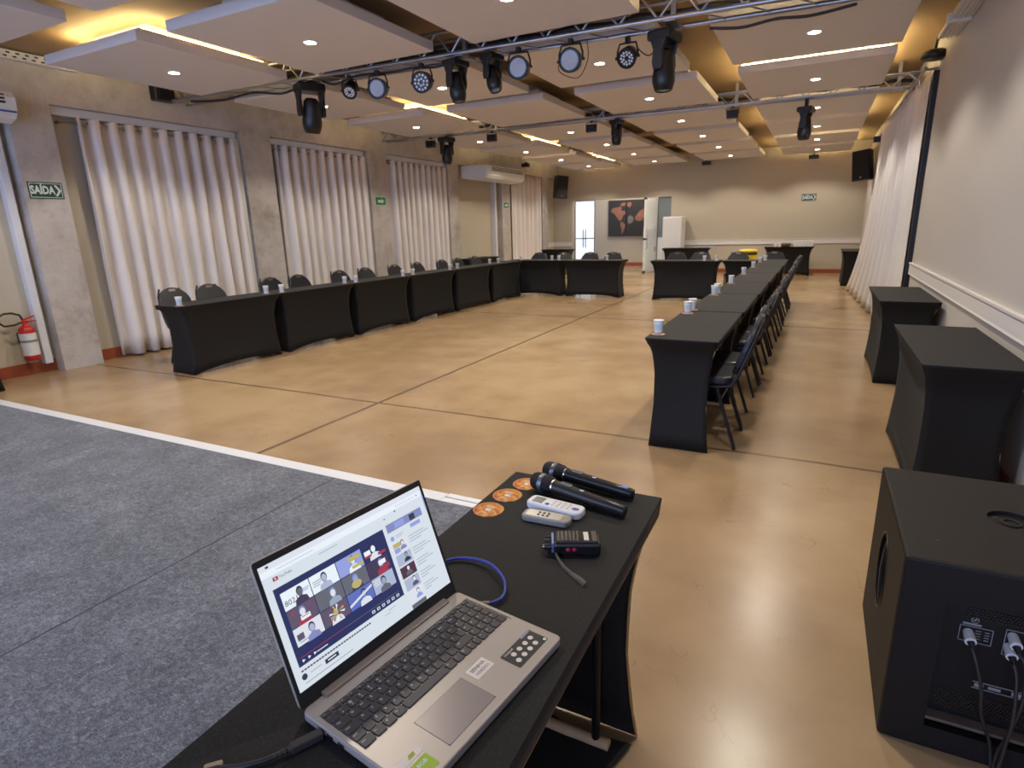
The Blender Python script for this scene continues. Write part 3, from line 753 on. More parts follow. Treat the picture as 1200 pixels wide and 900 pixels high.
# loose cables on the truss
CAB = mat('black_cable', '17171a', .5, var=.1)
def cable(name, pts, r, lab, m=CAB, cat='cable', sub=6):
    P_ = [Vector(p) for p in pts]; out = []
    for i in range(len(P_)-1):
        p0, p1, p2, p3 = P_[max(0, i-1)], P_[i], P_[i+1], P_[min(len(P_)-1, i+2)]
        for k in range(sub):
            t = k/sub; out.append(.5*((2*p1)+(-p0+p2)*t+(2*p0-5*p1+4*p2-p3)*t*t+(-p0+3*p1-3*p2+p3)*t**3))
    out.append(P_[-1])
    o = MB().tube(out, r, 7, 0).build(name, m)
    if lab: tag(o, lab, cat)
    return o
cable('power_cable', [(-7.2, 5.36, 3.10), (-6.6, 5.34, 3.04), (-6.1, 5.36, 3.07), (-5.6, 5.34, 3.0), (-5.3, 5.36, 3.06)], .012, 'black cable sagging under the truss by the curtain wall')
cable('power_cable', [(-5.0, 5.36, 3.06), (-4.8, 5.34, 3.0), (-4.5, 5.36, 3.05), (-4.0, 5.34, 3.02), (-3.8, 5.36, 3.03), (-3.5, 5.36, 3.0), (-3.3, 5.36, 3.03)], .011, 'black cable bundle slung between the first four truss lamps')
cable('power_cable', [(-2.1, 5.36, 2.98), (-2.2, 5.34, 2.82), (-2.12, 5.33, 2.74), (-2.0, 5.34, 2.72), (-1.93, 5.36, 2.86), (-1.94, 5.36, 3.0)], .004, 'thin cable loop hanging below the largest par light')
cable('power_cable', [(-1.55, 5.575, 2.93), (-1.45, 5.57, 2.86), (-1.36, 5.56, 2.93)], .005, 'thin cable bridging small par light and big moving head')
cable('power_cable', [(-.95, 5.56, 2.99), (-.7, 5.57, 2.96), (-.45, 5.57, 2.98), (-.2, 5.56, 2.96), (.1, 5.57, 2.99)], .012, 'black cable lashed beneath truss above the aisle')
for nm_, zf, y_, xs, rr, lab in (('cable_loom', z1f, 5.50, (-7.2, .9), .034, 'thick black cable loom lying inside the nearer truss'), ('cable_loom', z2f, 9.68, (-7.0, .9), .022, 'black cable loom lying inside the slimmer far truss')):
    pts = [(xs[0]+(xs[1]-xs[0])*i/40, y_+.02*math.sin(i*1.7), zf(xs[0]+(xs[1]-xs[0])*i/40, 0)+.085+.012*math.sin(i*2.3)) for i in range(41)]
    MB().tube(pts, rr, 8, flat=.9).build(nm_, CAB, T1 if zf is z1f else T2)
# fixtures fixed to walls / ceiling
t = thing('wall_projector', 'black boxy lamp fixed to cement beam at the truss end', 'stage light', (XL, 5.22, 3.20))
MB().box(0, .12, -.13, .13, -.09, .09, bev=.012).build('housing', BLACK, t); MB().box(.121, .126, -.09, .05, -.06, .05).build('front_glass', BLACKM, t); MB().box(.0, .05, .13, .2, -.05, .05).build('bracket', WOOD, t)
t = thing('par_light', 'black disc lamp hung from side wall above the white drape', 'stage light', (.93, 8.22, 3.12))
MB().lathe([(0, .03), (.09, .03), (.125, .0), (.125, -.05), (.10, -.06), (0, -.055)], 24).build('can', BLACKM, t)
MB().tube([(-.0, 0, .03), (.0, -.1, .12), (.07, -.15, .13)], .014, 6).build('bracket', BLACKM, t)
for nm, x, y, z, lab in (('small_speaker', -3.0, 18.2, 3.05, 'small black box under ceiling above the open door'), ('small_speaker', -.28, 18.2, 3.02, 'small black box under ceiling above the far exit sign'),
                         ('small_speaker', XL+.1, 15.75, 3.12, 'small black lamp on curtain wall above far curtain'), ('small_speaker', .86, 13.05, 2.80, 'small black lamp at far end of the drape rail')):
    t = thing(nm, lab, 'small speaker', (x, y, z), 0, 'small black ceiling boxes')
    MB().box(-.12, .12, -.06, .06, -.05, .05, bev=.01).build('housing', BLACK, t); MB().box(-.02, .02, .0, .08, .04, .09).build('bracket', BLACKM, t)

# ------------------------------------------------------------------ wall speakers
GRILL = mat('black_speaker_grille', '0d0d0e', .6, metal=.2, var=.5, scale=200)
def speaker(loc, rz, tilt, lab):
    t = thing('wall_speaker', lab, 'loudspeaker', loc, rz, 'wall speakers')
    T = RY(tilt)
    b = MB(); b.prism([(-.19, -.16), (.19, -.16), (.14, .17), (-.14, .17)], -.33, .33, bev=.012, T=T); b.build('cabinet', BLACK, t)
    MB().box(-.175, .175, -.178, -.162, -.31, .31, bev=.006, T=T).build('grille', GRILL, t)
    MB().box(-.018, .018, -.183, -.177, -.28, -.25, bev=.002, T=T).build('badge', CHROME, t)
    MB().tube([(0, .16, 0), (0, .28, -.05), (0, .30, -.30), (0, .34, -.30)], .02, 8).build('bracket', BLACKM, t)
speaker((-7.22, 17.6, 2.60), math.radians(48), .10, 'tall black loudspeaker mounted by the far end of the curtain wall')
speaker((.80, 16.4, 2.60), math.radians(-25), -.10, 'tall black loudspeaker mounted high behind the white drape')

# ------------------------------------------------------------------ signs
def wall_sign(loc, w, h, lab, words, T, kind='saida', group=None):
    t = thing('exit_sign', lab, 'sign', loc, 0, group)
    r = MB().box(-w/2, w/2, -h/2, h/2, 0, .006, T=T); r.build('plate', SIGNW if kind != 'saida' else GREEN, t)
    if kind == 'saida':
        g = MB(); e = .012
        for bx in ((-w/2+e, w/2-e, h/2-e-.006, h/2-e), (-w/2+e, w/2-e, -h/2+e, -h/2+e+.006), (-w/2+e, -w/2+e+.006, -h/2+e, h/2-e), (w/2-e-.006, w/2-e, -h/2+e, h/2-e)): g.box(*bx, .006, .008, T=T)
        g.text(words, h*.66, T @ TR(-w*.10, 0, .0085), align='CENTER', sx=.72)
        # chevron arrow
        g.prism([(w/2-.085, h/2-.03), (w/2-.06, h/2-.03), (w/2-.02, 0), (w/2-.06, -h/2+.03), (w/2-.085, -h/2+.03), (w/2-.045, 0)], .006, .008, T=T)
        g.build('lettering', SIGNW, t)
    else:
        g = MB(); g.box(-w/2+.012, w/2-.012, -h/2+.012, h/2-.012, .006, .008, T=T); g.build('green_field', GREENL, t)
        g = MB(); g.box(-w*.25, w*.1, -h*.16, h*.12, .008, .010, T=T); g.prism([(w*.1, -h*.28), (w*.32, 0), (w*.1, h*.28)], .008, .010, T=T); g.build('pictogram', SIGNW, t)
WL = Matrix(((0, 0, 1, 0), (1, 0, 0, 0), (0, 1, 0, 0), (0, 0, 0, 1)))      # plane for wall facing +X: local x -> +Y
WBK = Matrix(((1, 0, 0, 0), (0, 0, -1, 0), (0, 1, 0, 0), (0, 0, 0, 1)))    # wall facing -Y
wall_sign((XL, 3.705, 1.985), .335, .175, 'dark green SAÍDA exit sign with arrow on cement pillar', 'SAÍDA', WL)
wall_sign((XL, 9.40, 2.01), .32, .17, 'small green and white arrow sign on pillar between second and third curtains', '', WL, 'pic', 'green arrow signs')
wall_sign((XL, 14.68, 2.03), .30, .17, 'small green and white arrow sign on far pillar past air conditioner', '', WL, 'pic', 'green arrow signs')
wall_sign((-.30, YB-.001, 2.01), .36, .19, 'dark green exit sign alone on the back wall', 'SAÍDA', WBK)
t = thing('fire_sign', 'red and white sign edge above the fire extinguisher', 'sign', (XN, 3.10, 1.93)); MB().box(0, .006, -.25, .14, -.10, .09).build('plate', SIGNW, t); MB().box(.006, .008, -.24, .125, -.085, .08).build('red_field', RED, t)

# ------------------------------------------------------------------ fire extinguisher
t = thing('fire_extinguisher', 'red fire extinguisher with white label hung above terracotta skirting', 'fire extinguisher', (XN+.12, 3.24, .18))
b = MB(); b.lathe([(0, 0), (.072, 0), (.078, .01), (.078, .05), (.078, .055)], 28, 0); b.lathe([(.079, .055), (.079, .30)], 28, 1); b.lathe([(.078, .30), (.078, .315), (.07, .35), (.045, .375), (.022, .385), (.02, .41), (0, .41)], 28, 0)
LABELW = mat('extinguisher_label', 'd4d2d0', .5, var=.12, scale=25)
b.build('cylinder', [RED, LABELW], t)
MB().lathe([(.0795, .20), (.0795, .225)], 28).build('label_band', mat('grey_print', '7d7a80', .6, var=.5, scale=90), t)
MB().box(-.016, .016, -.03, .03, .405, .435, bev=.004).build('valve', RED, t)
MB().prism([(-.02, .43), (.10, .47), (.105, .48), (-.02, .45)], -.01, .01, T=WL).build('lever', RED, t); MB().prism([(-.02, .41), (.11, .415), (.11, .425), (-.02, .43)], -.01, .01, T=WL).build('lever', RED, t)
MB().tube([(.0, -.03, .42), (.01, -.10, .40), (.01, -.19, .40), (.01, -.23, .44), (.0, -.225, .50), (.0, -.17, .53), (0, -.10, .53), (0, -.03, .50), (0, -.01, .44)], .011, 8).build('hose', BLACK, t)
MB().box(-.12, -.08, -.05, .05, .20, .30).build('wall_bracket', BLACKM, t)
# vertical conduit + conduit for the air conditioner
o = MB().box(XN, XN+.10, 3.36, 3.44, .10, 2.66, bev=.01).build('pipe_duct', WHITEM); tag(o, 'white vertical pipe duct beside the cement pillar', 'duct')

# ------------------------------------------------------------------ air conditioners
def air_con(y0, y1, lab, depth=.70, z0=2.58, z1=2.86):
    t = thing('air_conditioner', lab, 'air conditioner', (XL, y0, 0), 0, 'ceiling air conditioners')
    L = y1-y0
    prof = [(0.0, z1), (0, z0+.02), (.06, z0-.0), (depth*.45, z0-.045), (depth-.05, z0-.01), (depth, z0+.05), (depth+.01, z1-.06), (depth-.03, z1)]
    T = Matrix(((1, 0, 0, 0), (0, 0, 1, 0), (0, 1, 0, 0), (0, 0, 0, 1)))
    b = MB(); b.prism(prof, 0, L, bev=.012, T=T); b.build('casing', WHITE, t)
    v = MB(); v.box(depth-.01, depth+.014, L*.12, L*.95, z1-.12, z1-.035, bev=.004); v.build('outlet', BLACKM, t)
    for i in range(2):
        z = z1-.10+i*.034
        MB().box(depth+.0, depth+.028, L*.12, L*.95, z, z+.012, T=None).build('louvre', WHITE, t)
    return t
air_con(12.42, 14.40, 'long white air conditioner under the beam before the far curtain')
t = air_con(1.55, 3.47, 'white air conditioner end showing at the edge above exit sign', depth=.30, z0=2.66, z1=2.90)
MB().box(.305, .318, .5, 1.90, 2.70, 2.715).build('blue_line', mat('blue_print', '2a4a8c', .5, var=.05), t)

# ------------------------------------------------------------------ cabinet + things on back tables
t = thing('white_cabinet', 'tall white cabinet standing behind table beside the glass doors', 'cabinet', (-3.78, 18.0, 0))
MB().box(-.27, .27, -.28, .30, .04, 1.62, bev=.012).build('body', WHITE, t)
MB().box(-.265, .265, -.31, -.285, .06, 1.60, bev=.01).build('door', WHITE, t)
for x in (-.22, .22): MB().cyl((x, 0, 0), (x, 0, .05), .025).build('foot', BLACK, t)
TRAYG = mat('steel_tray', '8d97a3', .3, metal=.7, var=.1)
tag(MB().box(-3.05, -2.45, 17.25, 17.5, .751, .775, bev=.004).build('serving_tray', TRAYG), 'shallow metal tray on table before the white cabinet', 'tray')
BRW = mat('brown_basket', '5b4330', .7, var=.3, scale=60)
o = MB().lathe([(0, 0), (.10, 0), (.13, .09), (.125, .09), (.096, .006), (0, .006)], 20).build('basket', BRW); o.location = (-.73, 17.55, .751); tag(o, 'brown round basket on back wall table beside white boxes', 'basket')
for k, x in enumerate((-.50, -.40, -.30, -.20, -.12)):
    o = MB().box(-.045, .045, -.06, .06, 0, .15, bev=.004).build('white_box', WHITE); o.location = (x, 17.55, .751)
    tag(o, 'small white carton on back wall table, %s from the brown basket' % ORD[k], 'box', 'white cartons on the back table')
for k, x in enumerate((-.98, -.88)):
    o = MB().box(-.035, .035, -.05, .05, 0, .075+.03*k, bev=.003).build('white_box', WHITE); o.location = (x, 17.55, .751)
    tag(o, ['low small white carton at door end of back wall table', 'taller small white carton at door end of back wall table'][k], 'box', 'white cartons on the back table')
YEL = mat('yellow_plastic', 'd8b511', .4, var=.1)
t = thing('yellow_bucket', 'yellow bucket with dark band behind the far cross tables', 'bucket', (-1.20, 12.75, 0))
MB().lathe([(0, .0), (.13, 0), (.155, .70), (.165, .84), (.155, .84), (.0, .02)], 24).build('body', YEL, t)
MB().lathe([(.17, .80), (.172, .83), (.166, .835)], 24).build('band', BLACK, t)
MB().lathe([(0, .90), (.14, .90), (.18, .88), (.18, .845), (.16, .84)], 24).build('lid', YEL, t)

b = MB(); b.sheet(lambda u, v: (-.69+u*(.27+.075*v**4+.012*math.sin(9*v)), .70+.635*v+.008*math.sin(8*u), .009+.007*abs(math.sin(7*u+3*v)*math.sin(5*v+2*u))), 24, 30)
tag(b.build('dark_floor_sheet', mat('dark_sheet', '0e0a09', .9, var=.3, scale=90), solid=.004, off=1), 'dark sheet lying on the floor underneath the laptop table', 'cloth')  # thin rippled dark sheet on an unidentified dark area beneath the table
# ------------------------------------------------------------------ subwoofer
SX0, SX1, SY0, SY1, SH = .29, .89, 1.70, 2.36, .585
t = thing('subwoofer', 'large black subwoofer cabinet with cabled rear panel in front corner', 'loudspeaker', (SX0, SY0, 0))
W_, D_ = SX1-SX0, SY1-SY0
b = MB(); b.box(0, W_, 0, D_, .0, SH, bev=.010, seg=2)
body = b.build('cabinet', SUBP, t)
c = MB(); c.box(.105, W_-.08, -.1, .045, .075, .475)
cut(body, c)
c = MB(); c.lathe([(0, -.05), (.090, -.05), (.090, .05), (0, .05)], 28, T=TR(0, .34, .345) @ RY(PI/2) @ Matrix.Diagonal((1.42, 1, 1, 1)))
cut(body, c)
c = MB(); c.lathe([(0, -.012), (.058, -.012), (.060, .02), (0, .02)], 28, T=TR(.30, .345, SH)); c.lathe([(0, -.10), (.019, -.10), (.019, .0), (0, .0)], 16, T=TR(.30, .345, SH))
cut(body, c)
for p in body.data.polygons: p.use_smooth = False
MB().tube([(.000, .34+.091*math.cos(a), .345+.128*math.sin(a)) for a in [2*PI*i/28 for i in range(28)]], .004, 6, closed=True).build('handle_rim', BLACKM, t)
MB().tube([(.012, .335, .235), (.008, .345, .28), (.006, .35, .345), (.008, .345, .41), (.012, .335, .455)], .013, 8, flat=.8).build('handle', BLACKM, t)
MB().lathe([(.020, -.011), (.020, -.008), (.026, -.008), (.026, -.011)], 20, T=TR(.30, .345, SH)).build('pole_socket', BLACKM, t)
for x_, y_ in ((.09, .12), (.26, .345)): MB().lathe([(0, .001), (.006, .0012), (.007, 0)], 10, T=TR(x_, y_, SH)).build('screw', BLACKM, t)
AMP = mat('amplifier_plate', '0d0c0d', .5, metal=.3, var=.3, scale=60)
MESHV = mat('perforated_vent', '3b3129', .5, metal=.4, var=.7, scale=240)
PRINT = mat('panel_print', '8b8b8d', .6, var=.1)
pl = MB().box(.110, W_-.085, .035, .043, .080, .470).build('amplifier_plate', AMP, t)
def vent(x0, x1, z0, z1):
    b = MB(); nx, nz = int((x1-x0)/.008), int((z1-z0)/.008)
    for i in range(nx):
        for j in range(nz):
            x = x0+(i+(.5 if j % 2 else 0))*.008; z = z0+j*.008
            b.box(x, x+.004, .031, .0345, z, z+.004)
    b.build('vent_mesh', MESHV, pl)
vent(.16, .50, .425, .462); vent(.125, .50, .125, .19)
MB().box(.105, W_-.08, .0, .036, .098, .108, bev=.002).build('ledge', mat('lit_ledge', '5a4c42', .5, var=.3, scale=40), t)  # paler tone is light catching the recess lip, painted into the colour
pr = MB()
def rect_line(x0, x1, z0, z1, w=.0016):
    for bx in ((x0, x1, z0, z0+w), (x0, x1, z1-w, z1), (x0, x0+w, z0, z1), (x1-w, x1, z0, z1)): pr.box(bx[0], bx[1], .0325, .0345, bx[2], bx[3])
rect_line(.150, .222, .350, .398); rect_line(.246, .35, .335, .412)
for q in range(4): pr.box(.205, .215, .0325, .0345, .362+q*.008, .364+q*.008); pr.box(.185, .197, .0325, .0345, .362+q*.008, .364+q*.008)
TS = Matrix(((1, 0, 0, 0), (0, 0, -1, .034), (0, 1, 0, 0), (0, 0, 0, 1)))
pr.box(.155, .195, .0325, .0345, .402, .407)
pr.tube([(.180+.008*math.cos(a), .033, .418+.008*math.sin(a)) for a in [2*PI*i/16 for i in range(16)]], .0012, 5, closed=True)
pr.prism([(.175, .415), (.182, .417), (.186, .423), (.179, .421)], 0, .001, T=TS)
pr.box(.200, .320, .0325, .0345, .212, .214); pr.box(.200, .320, .0325, .0345, .232, .234); pr.box(.205, .225, .0325, .0345, .217, .229); pr.box(.235, .262, .0325, .0345, .219, .227); pr.box(.285, .315, .0325, .0345, .217, .229)
pr.build('printed_marking', PRINT, pl)
for k, (x, z) in enumerate(((.170, .378), (.262, .395), (.258, .362))):
    MB().cyl((x, .036, z), (x, -.002, z-.006), .0115, .0135, n=14).build('plug', WHITE, pl)
    MB().cyl((x, -.002, z-.006), (x+.004, -.018, z-.016), .009, .006, n=10).build('plug_boot', BLACK, pl)
for k in range(3): MB().cyl((.30+.018*k, .036, .395), (.30+.018*k, .026, .395), .006, n=10).build('knob', BLACK, pl)
cab = [((.170, -.012, .366), (.180, -.03, .34), (.20, -.035, .27), (.215, -.03, .18), (.245, -.02, .10), (.262, -.035, .02), (.30, -.09, .006)),
       ((.262, -.012, .383), (.278, -.035, .355), (.285, -.04, .26), (.275, -.035, .15), (.262, -.03, .07), (.268, -.05, .008), (.34, -.12, .006)),
       ((.258, -.012, .35), (.268, -.03, .31), (.272, -.05, .20), (.268, -.05, .1), (.272, -.065, .01), (.38, -.10, .006))]
for k, pts in enumerate(cab):
    cable('signal_cable', [(SX0+p[0], SY0+p[1], p[2]) for p in pts], .0045, ['black cable from lone white plug on subwoofer rear', 'black cable from upper of the paired white plugs', 'black cable from lower of the paired white plugs'][k], m=mat('dark_cable', '2a2524', .5, var=.1))

# ------------------------------------------------------------------ laptop
LW, LD = .357, .241
LAPM = mat('laptop_grey_metal', 'a0968d', .38, metal=.3, var=.04, scale=8)
LAPD = mat('laptop_side_blue_grey', '3e4560', .4, metal=.2, var=.05)
KEYM = mat('key_dark_grey', '353032', .5, var=.06); KEYT = mat('key_legend', 'efeae6', .5, var=0)
ang = math.radians(81.4)
t = thing('laptop', 'open grey laptop showing a video web page on black table', 'laptop', (-.623, .489, .7505), ang)
ZD = .0175
# local: x along hinge, -y towards the user; deck top at ZD
base = MB().prism(rounded_rect(0, LW, -LD, 0, .010, 4), .002, ZD, bev=.0025).build('base', [LAPM], t)
c = MB(); c.box(.0085, .3485, -.1385, -.0305, ZD-.0018, ZD+.01)
cut(base, c)
for x_ in (.03, LW-.03):
    for y_ in (-.02, -LD+.02): MB().cyl((x_, y_, 0), (x_, y_, .0025), .006, n=10).build('foot', BLACK, t)
kb = MB().box(.0087, .3483, -.1383, -.0307, ZD-.0025, ZD-.0015).build('keyboard', LAPM, t)
RH = [.0098]+[.0187]*5
def key_row(y_top, h, cells):
    x = .0105
    for wd, leg in cells:
        g = .0022
        if leg is not None:
            b = MB(); kw = wd-g; kh = h-g
            rr = min(.0022, kh*.3)
            pts = rounded_rect(x, x+kw, y_top-kh, y_top, rr, 2)
            b.prism(pts, ZD-.0015, ZD+.0008, bev=.0004, seg=1)
            if leg:
                for li, L_c in enumerate(leg.split('|')):
                    sz = .0056 if len(L_c) == 1 else .0040
                    px = x+kw*.32 if len(L_c) == 1 else x+kw*.12
                    py = y_top-kh*(.36 if li == 0 else .74)
                    b.text(L_c, sz if h > .012 else .0028, TR(px, py, ZD+.00095), 1, 'CENTER' if len(L_c) == 1 else 'LEFT')
            b.build('key', [KEYM, KEYT], kb)
        x += wd
U = .01825
TOT = .3365
fr = ['Esc', 'F1', 'F2', 'F3', 'F4', 'F5', 'F6', 'F7', 'F8', 'F9', 'F10', 'F11', 'F12', 'Ins', 'Prt', 'Del', 'Hm', 'End', 'Pg', 'Pd']
rows = [
    [(TOT/20, q) for q in fr],
    [(U, "'")]+[(U, q) for q in ('!|1', '@|2', '#|3', '$|4', '%|5', '6', '&|7', '*|8', '(|9', ')|0', '_|-', '+|=')]+[(U*1.45, 'Bksp'), (U*.05, None), (U, 'Num'), (U, '/'), (U, '*'), (TOT-U*17.5, '-')],
    [(U*1.4, 'Tab')]+[(U, q) for q in 'QWERTYUIOP']+[(U, '´'), (U, '['), (U*1.05, 'Ent'), (U*.05, None), (U, '7'), (U, '8'), (U, '9'), (TOT-U*17.5, '+')],
    [(U*1.65, 'Caps')]+[(U, q) for q in 'ASDFGHJKL']+[(U, 'Ç'), (U, '~'), (U, ']'), (U*.80, ''), (U*.05, None), (U, '4'), (U, '5'), (U, '6'), (TOT-U*17.5, '')],
    [(U*1.2, 'Shift'), (U, '|')]+[(U, q) for q in 'ZXCVBNM']+[(U, '<'), (U, '>'), (U, ':'), (U*2.25, 'Shift'), (U*.05, None), (U, '1'), (U, '2'), (U, '3'), (TOT-U*17.5, 'Ent')],
    [(U*1.3, 'Ctrl'), (U*1.1, 'Fn'), (U*1.1, '#'), (U*1.1, 'Alt'), (U*5.2, ''), (U*1.1, 'Gr'), (U, '/'), (U, 'Ctrl'), (U*.80, '<'), (U*.75, '^'), (U*.05, None), (U, '>'), (U, '0'), (U, ','), (TOT-U*17.5, '')],
]
yy = -.0325
for r_i, cells in enumerate(rows): key_row(yy, RH[r_i]+.0005, cells); yy -= RH[r_i]-.0006
MB().prism(rounded_rect(.0795, .1838, -.2255, -.1570, .003, 3), ZD-.0002, ZD+.0004, T=None).build('touchpad', mat('touchpad_grey', '877d79', .3, metal=.3, var=.03), t)
MB().prism([(.0788, -.2262), (.1845, -.2262), (.1845, -.1563), (.0788, -.1563)], ZD-.0001, ZD+.0002).build('touchpad_gap', KEYM, t)
def sticker(name, x0, x1, y0, y1, m, r=.002): return MB().prism(rounded_rect(x0, x1, y0, y1, r, 3), ZD, ZD+.0004).build(name, m, t)
PAP = mat('paper_label', 'd8cfc4', .6, var=.03); INK = mat('black_ink', '1b1616', .6, var=.05)
s = sticker('password_label', .1965, .2392, -.1820, -.1548, PAP, .0008)
b = MB(); b.text('SENHA', .0105, TR(.218, -.1635, ZD+.0006)); b.text('10582021', .0085, TR(.218, -.1742, ZD+.0006)); b.build('lettering', INK, s)
s = sticker('feature_sticker', .2545, .3388, -.2235, -.1815, BLACK, .0025)
b = MB(); b.box(.312, .3365, -.1855, -.1822, ZD+.0004, ZD+.0006); b.build('purple_tab', mat('purple_print', '8f84b8', .5, var=.05), s)
b = MB()
for i in range(4):
    for j in range(2): b.lathe([(0, .0003), (.0048, .0003), (.005, 0)], 14, T=TR(.268+.0165*i+(.006 if j == 0 else 0), -.1965-.0145*j, ZD+.0004))
b.lathe([(0, .0003), (.0030, .0003), (.0032, 0)], 12, T=TR(.3345, -.2190, ZD+.0004))
b.text('Ideapad', .0075, TR(.272, -.1865, ZD+.0007)); b.build('icon_row', PAP, s)
s = sticker('rating_sticker', .000+.006, .0545, -.1995, -.1868, PAP, .004)
b = MB(); b.prism([(.030, -.196), (.042, -.196), (.044, -.189), (.034, -.189)], ZD+.0004, ZD+.0006); b.build('emblem', mat('yellow_green_print', '9a9a28', .5, var=.4, scale=300), s)
s = sticker('green_sticker', .020, .052, -.2320, -.2045, mat('lime_green', '8fae1e', .5, var=.05), .001)
b = MB(); b.text('8GB', .0095, TR(.037, -.2135, ZD+.0006)); b.build('lettering', SIGNW, s)
MB().prism(rounded_rect(.038, .3215, -.0115, .006, .003, 3), ZD-.004, ZD+.0038, bev=.0015).build('hinge_bar', mat('hinge_brown_grey', '7d7068', .45, metal=.2, var=.04), t)
MB().box(.0001, .0030, -LD+.02, -.01, .004, .012).build('side_edge', LAPD, t)
for y_ in (-.045, -.065, -.090): MB().box(-.0006, .002, y_-.007, y_+.007, .005, .010).build('port', BLACK, t)
# lid
lid_T = TR(0, .002, ZD-.002) @ RX(math.radians(-20))   # local XZ plane, leaning back 20 deg
LH = .236
L3 = lid_T @ Matrix(((1, 0, 0, 0), (0, 0, -1, 0), (0, 1, 0, 0), (0, 0, 0, 1)))  # prism: x, y->z(up), z -> -y (towards the user)
lid = MB().prism(rounded_rect(0, LW, 0, LH, .008, 4), -.0050, 0, bev=.0012, T=L3).build('lid', LAPM, t)
bez = MB().prism(rounded_rect(.0012, LW-.0012, .0005, LH-.0012, .003, 4), 0, .0009, T=L3).build('bezel', BLACK, lid)
MB().lathe([(0, .0003), (.002, .0003), (.0022, 0)], 10, T=L3 @ TR(LW/2, LH-.0062, .0009)).build('webcam', KEYM, bez)
# display
SX, SW, SY, SHh = .0075, .342, .024, .2005
UI = ['d2dbe3', '2b3670', '1d2758', 'e4ecf4', '7f86b8', '5a5066', '4a2c40', 'a03048', 'b5ab6a', '8f9cd8', '60646e', 'a9b2cc', '2a3144', 'd8dce6', '5a6cb8', '3d3350', '93a3b5']
UIM = [mat('ui_%d' % i, h_, .35, var=0, emit=.46, ecol=h_) for i, h_ in enumerate(UI)]
for m_ in UIM: m_.node_tree.nodes['Principled BSDF'].inputs['Base Color'].default_value = (.02, .02, .025, 1)
D = MB(); lay = [0]
def uz(): lay[0] += 1; return .0010+lay[0]*.000012
def ui(x0, y0, x1, y1, m):
    z = uz(); D.add([L3 @ Vector((SX+SW*x, SY+SHh*(1-y), z)) for x, y in ((x0, y1), (x1, y1), (x1, y0), (x0, y0))], [(0, 1, 2, 3)], m)
def uell(cx, cy, rx, ry, m, n=16, a0=0, a1=2*PI):
    z = uz(); D.add([L3 @ Vector((SX+SW*(cx+rx*math.cos(a0+(a1-a0)*i/n)), SY+SHh*(1-(cy-ry*math.sin(a0+(a1-a0)*i/n))), z)) for i in range(n)], [list(range(n))], m)
def upoly(pts, m):
    z = uz(); D.add([L3 @ Vector((SX+SW*x, SY+SHh*(1-y), z)) for x, y in pts], [list(range(len(pts)))[::-1]], m)
def utxt(s_, x, y, size, m, align='LEFT'):
    z = uz(); D.text(s_, size, L3 @ TR(SX+SW*x, SY+SHh*(1-y), z), m, align)
ui(0, 0, 1, 1, 0)
# browser strip
ui(.0, .0, 1, .045, 13); ui(.0, .045, 1, .095, 3); ui(.033, .014, .048, .03, 12)
for k in range(24): ui(.08+k*.008, .066, .085+k*.008, .072, 16)
for k in range(10): ui(.80+k*.014, .066, .806+k*.014, .074, 16)
ui(.955, .064, .962, .076, 12)
ui(.048, .115, .074, .145, 7); upoly([(.057, .122), (.067, .130), (.057, .138)], 3); utxt('YouTube', .077, .131, .0062, 12)
ui(.29, .120, .40, .126, 16); ui(.70, .125, .71, .133, 12); ui(.78, .10, .79, .112, 12)
# video
ui(.032, .200, .675, .830, 2)
gx = [.054, .203, .355, .510, .655]; gy = [.250, .400, .548, .692]
def person(cx, cy, s_, skin, cloth, hair):
    upoly([(cx-.9*s_, cy+1.35*s_*1.7), (cx-.75*s_, cy+.75*s_*1.7), (cx-.2*s_, cy+.5*s_*1.7), (cx+.2*s_, cy+.5*s_*1.7), (cx+.75*s_, cy+.75*s_*1.7), (cx+.9*s_, cy+1.35*s_*1.7)], cloth)
    uell(cx, cy-.08*s_, .42*s_, .58*s_*1.7, hair); uell(cx, cy+.08*s_, .34*s_, .44*s_*1.7, skin)
cells = [[(3, 10, 15, 2), (3, 11, 11, 5), (9, 13, 3, 8), (2, 3, 13, 7)], [(5, 13, 7, 12), (10, 13, 16, 11), (10, 9, 15, 8), (15, 11, 7, 7)], [(13, 11, 4, 10), (5, 8, 13, 7), (14, 4, 13, 11), (11, 16, 10, 13)]]
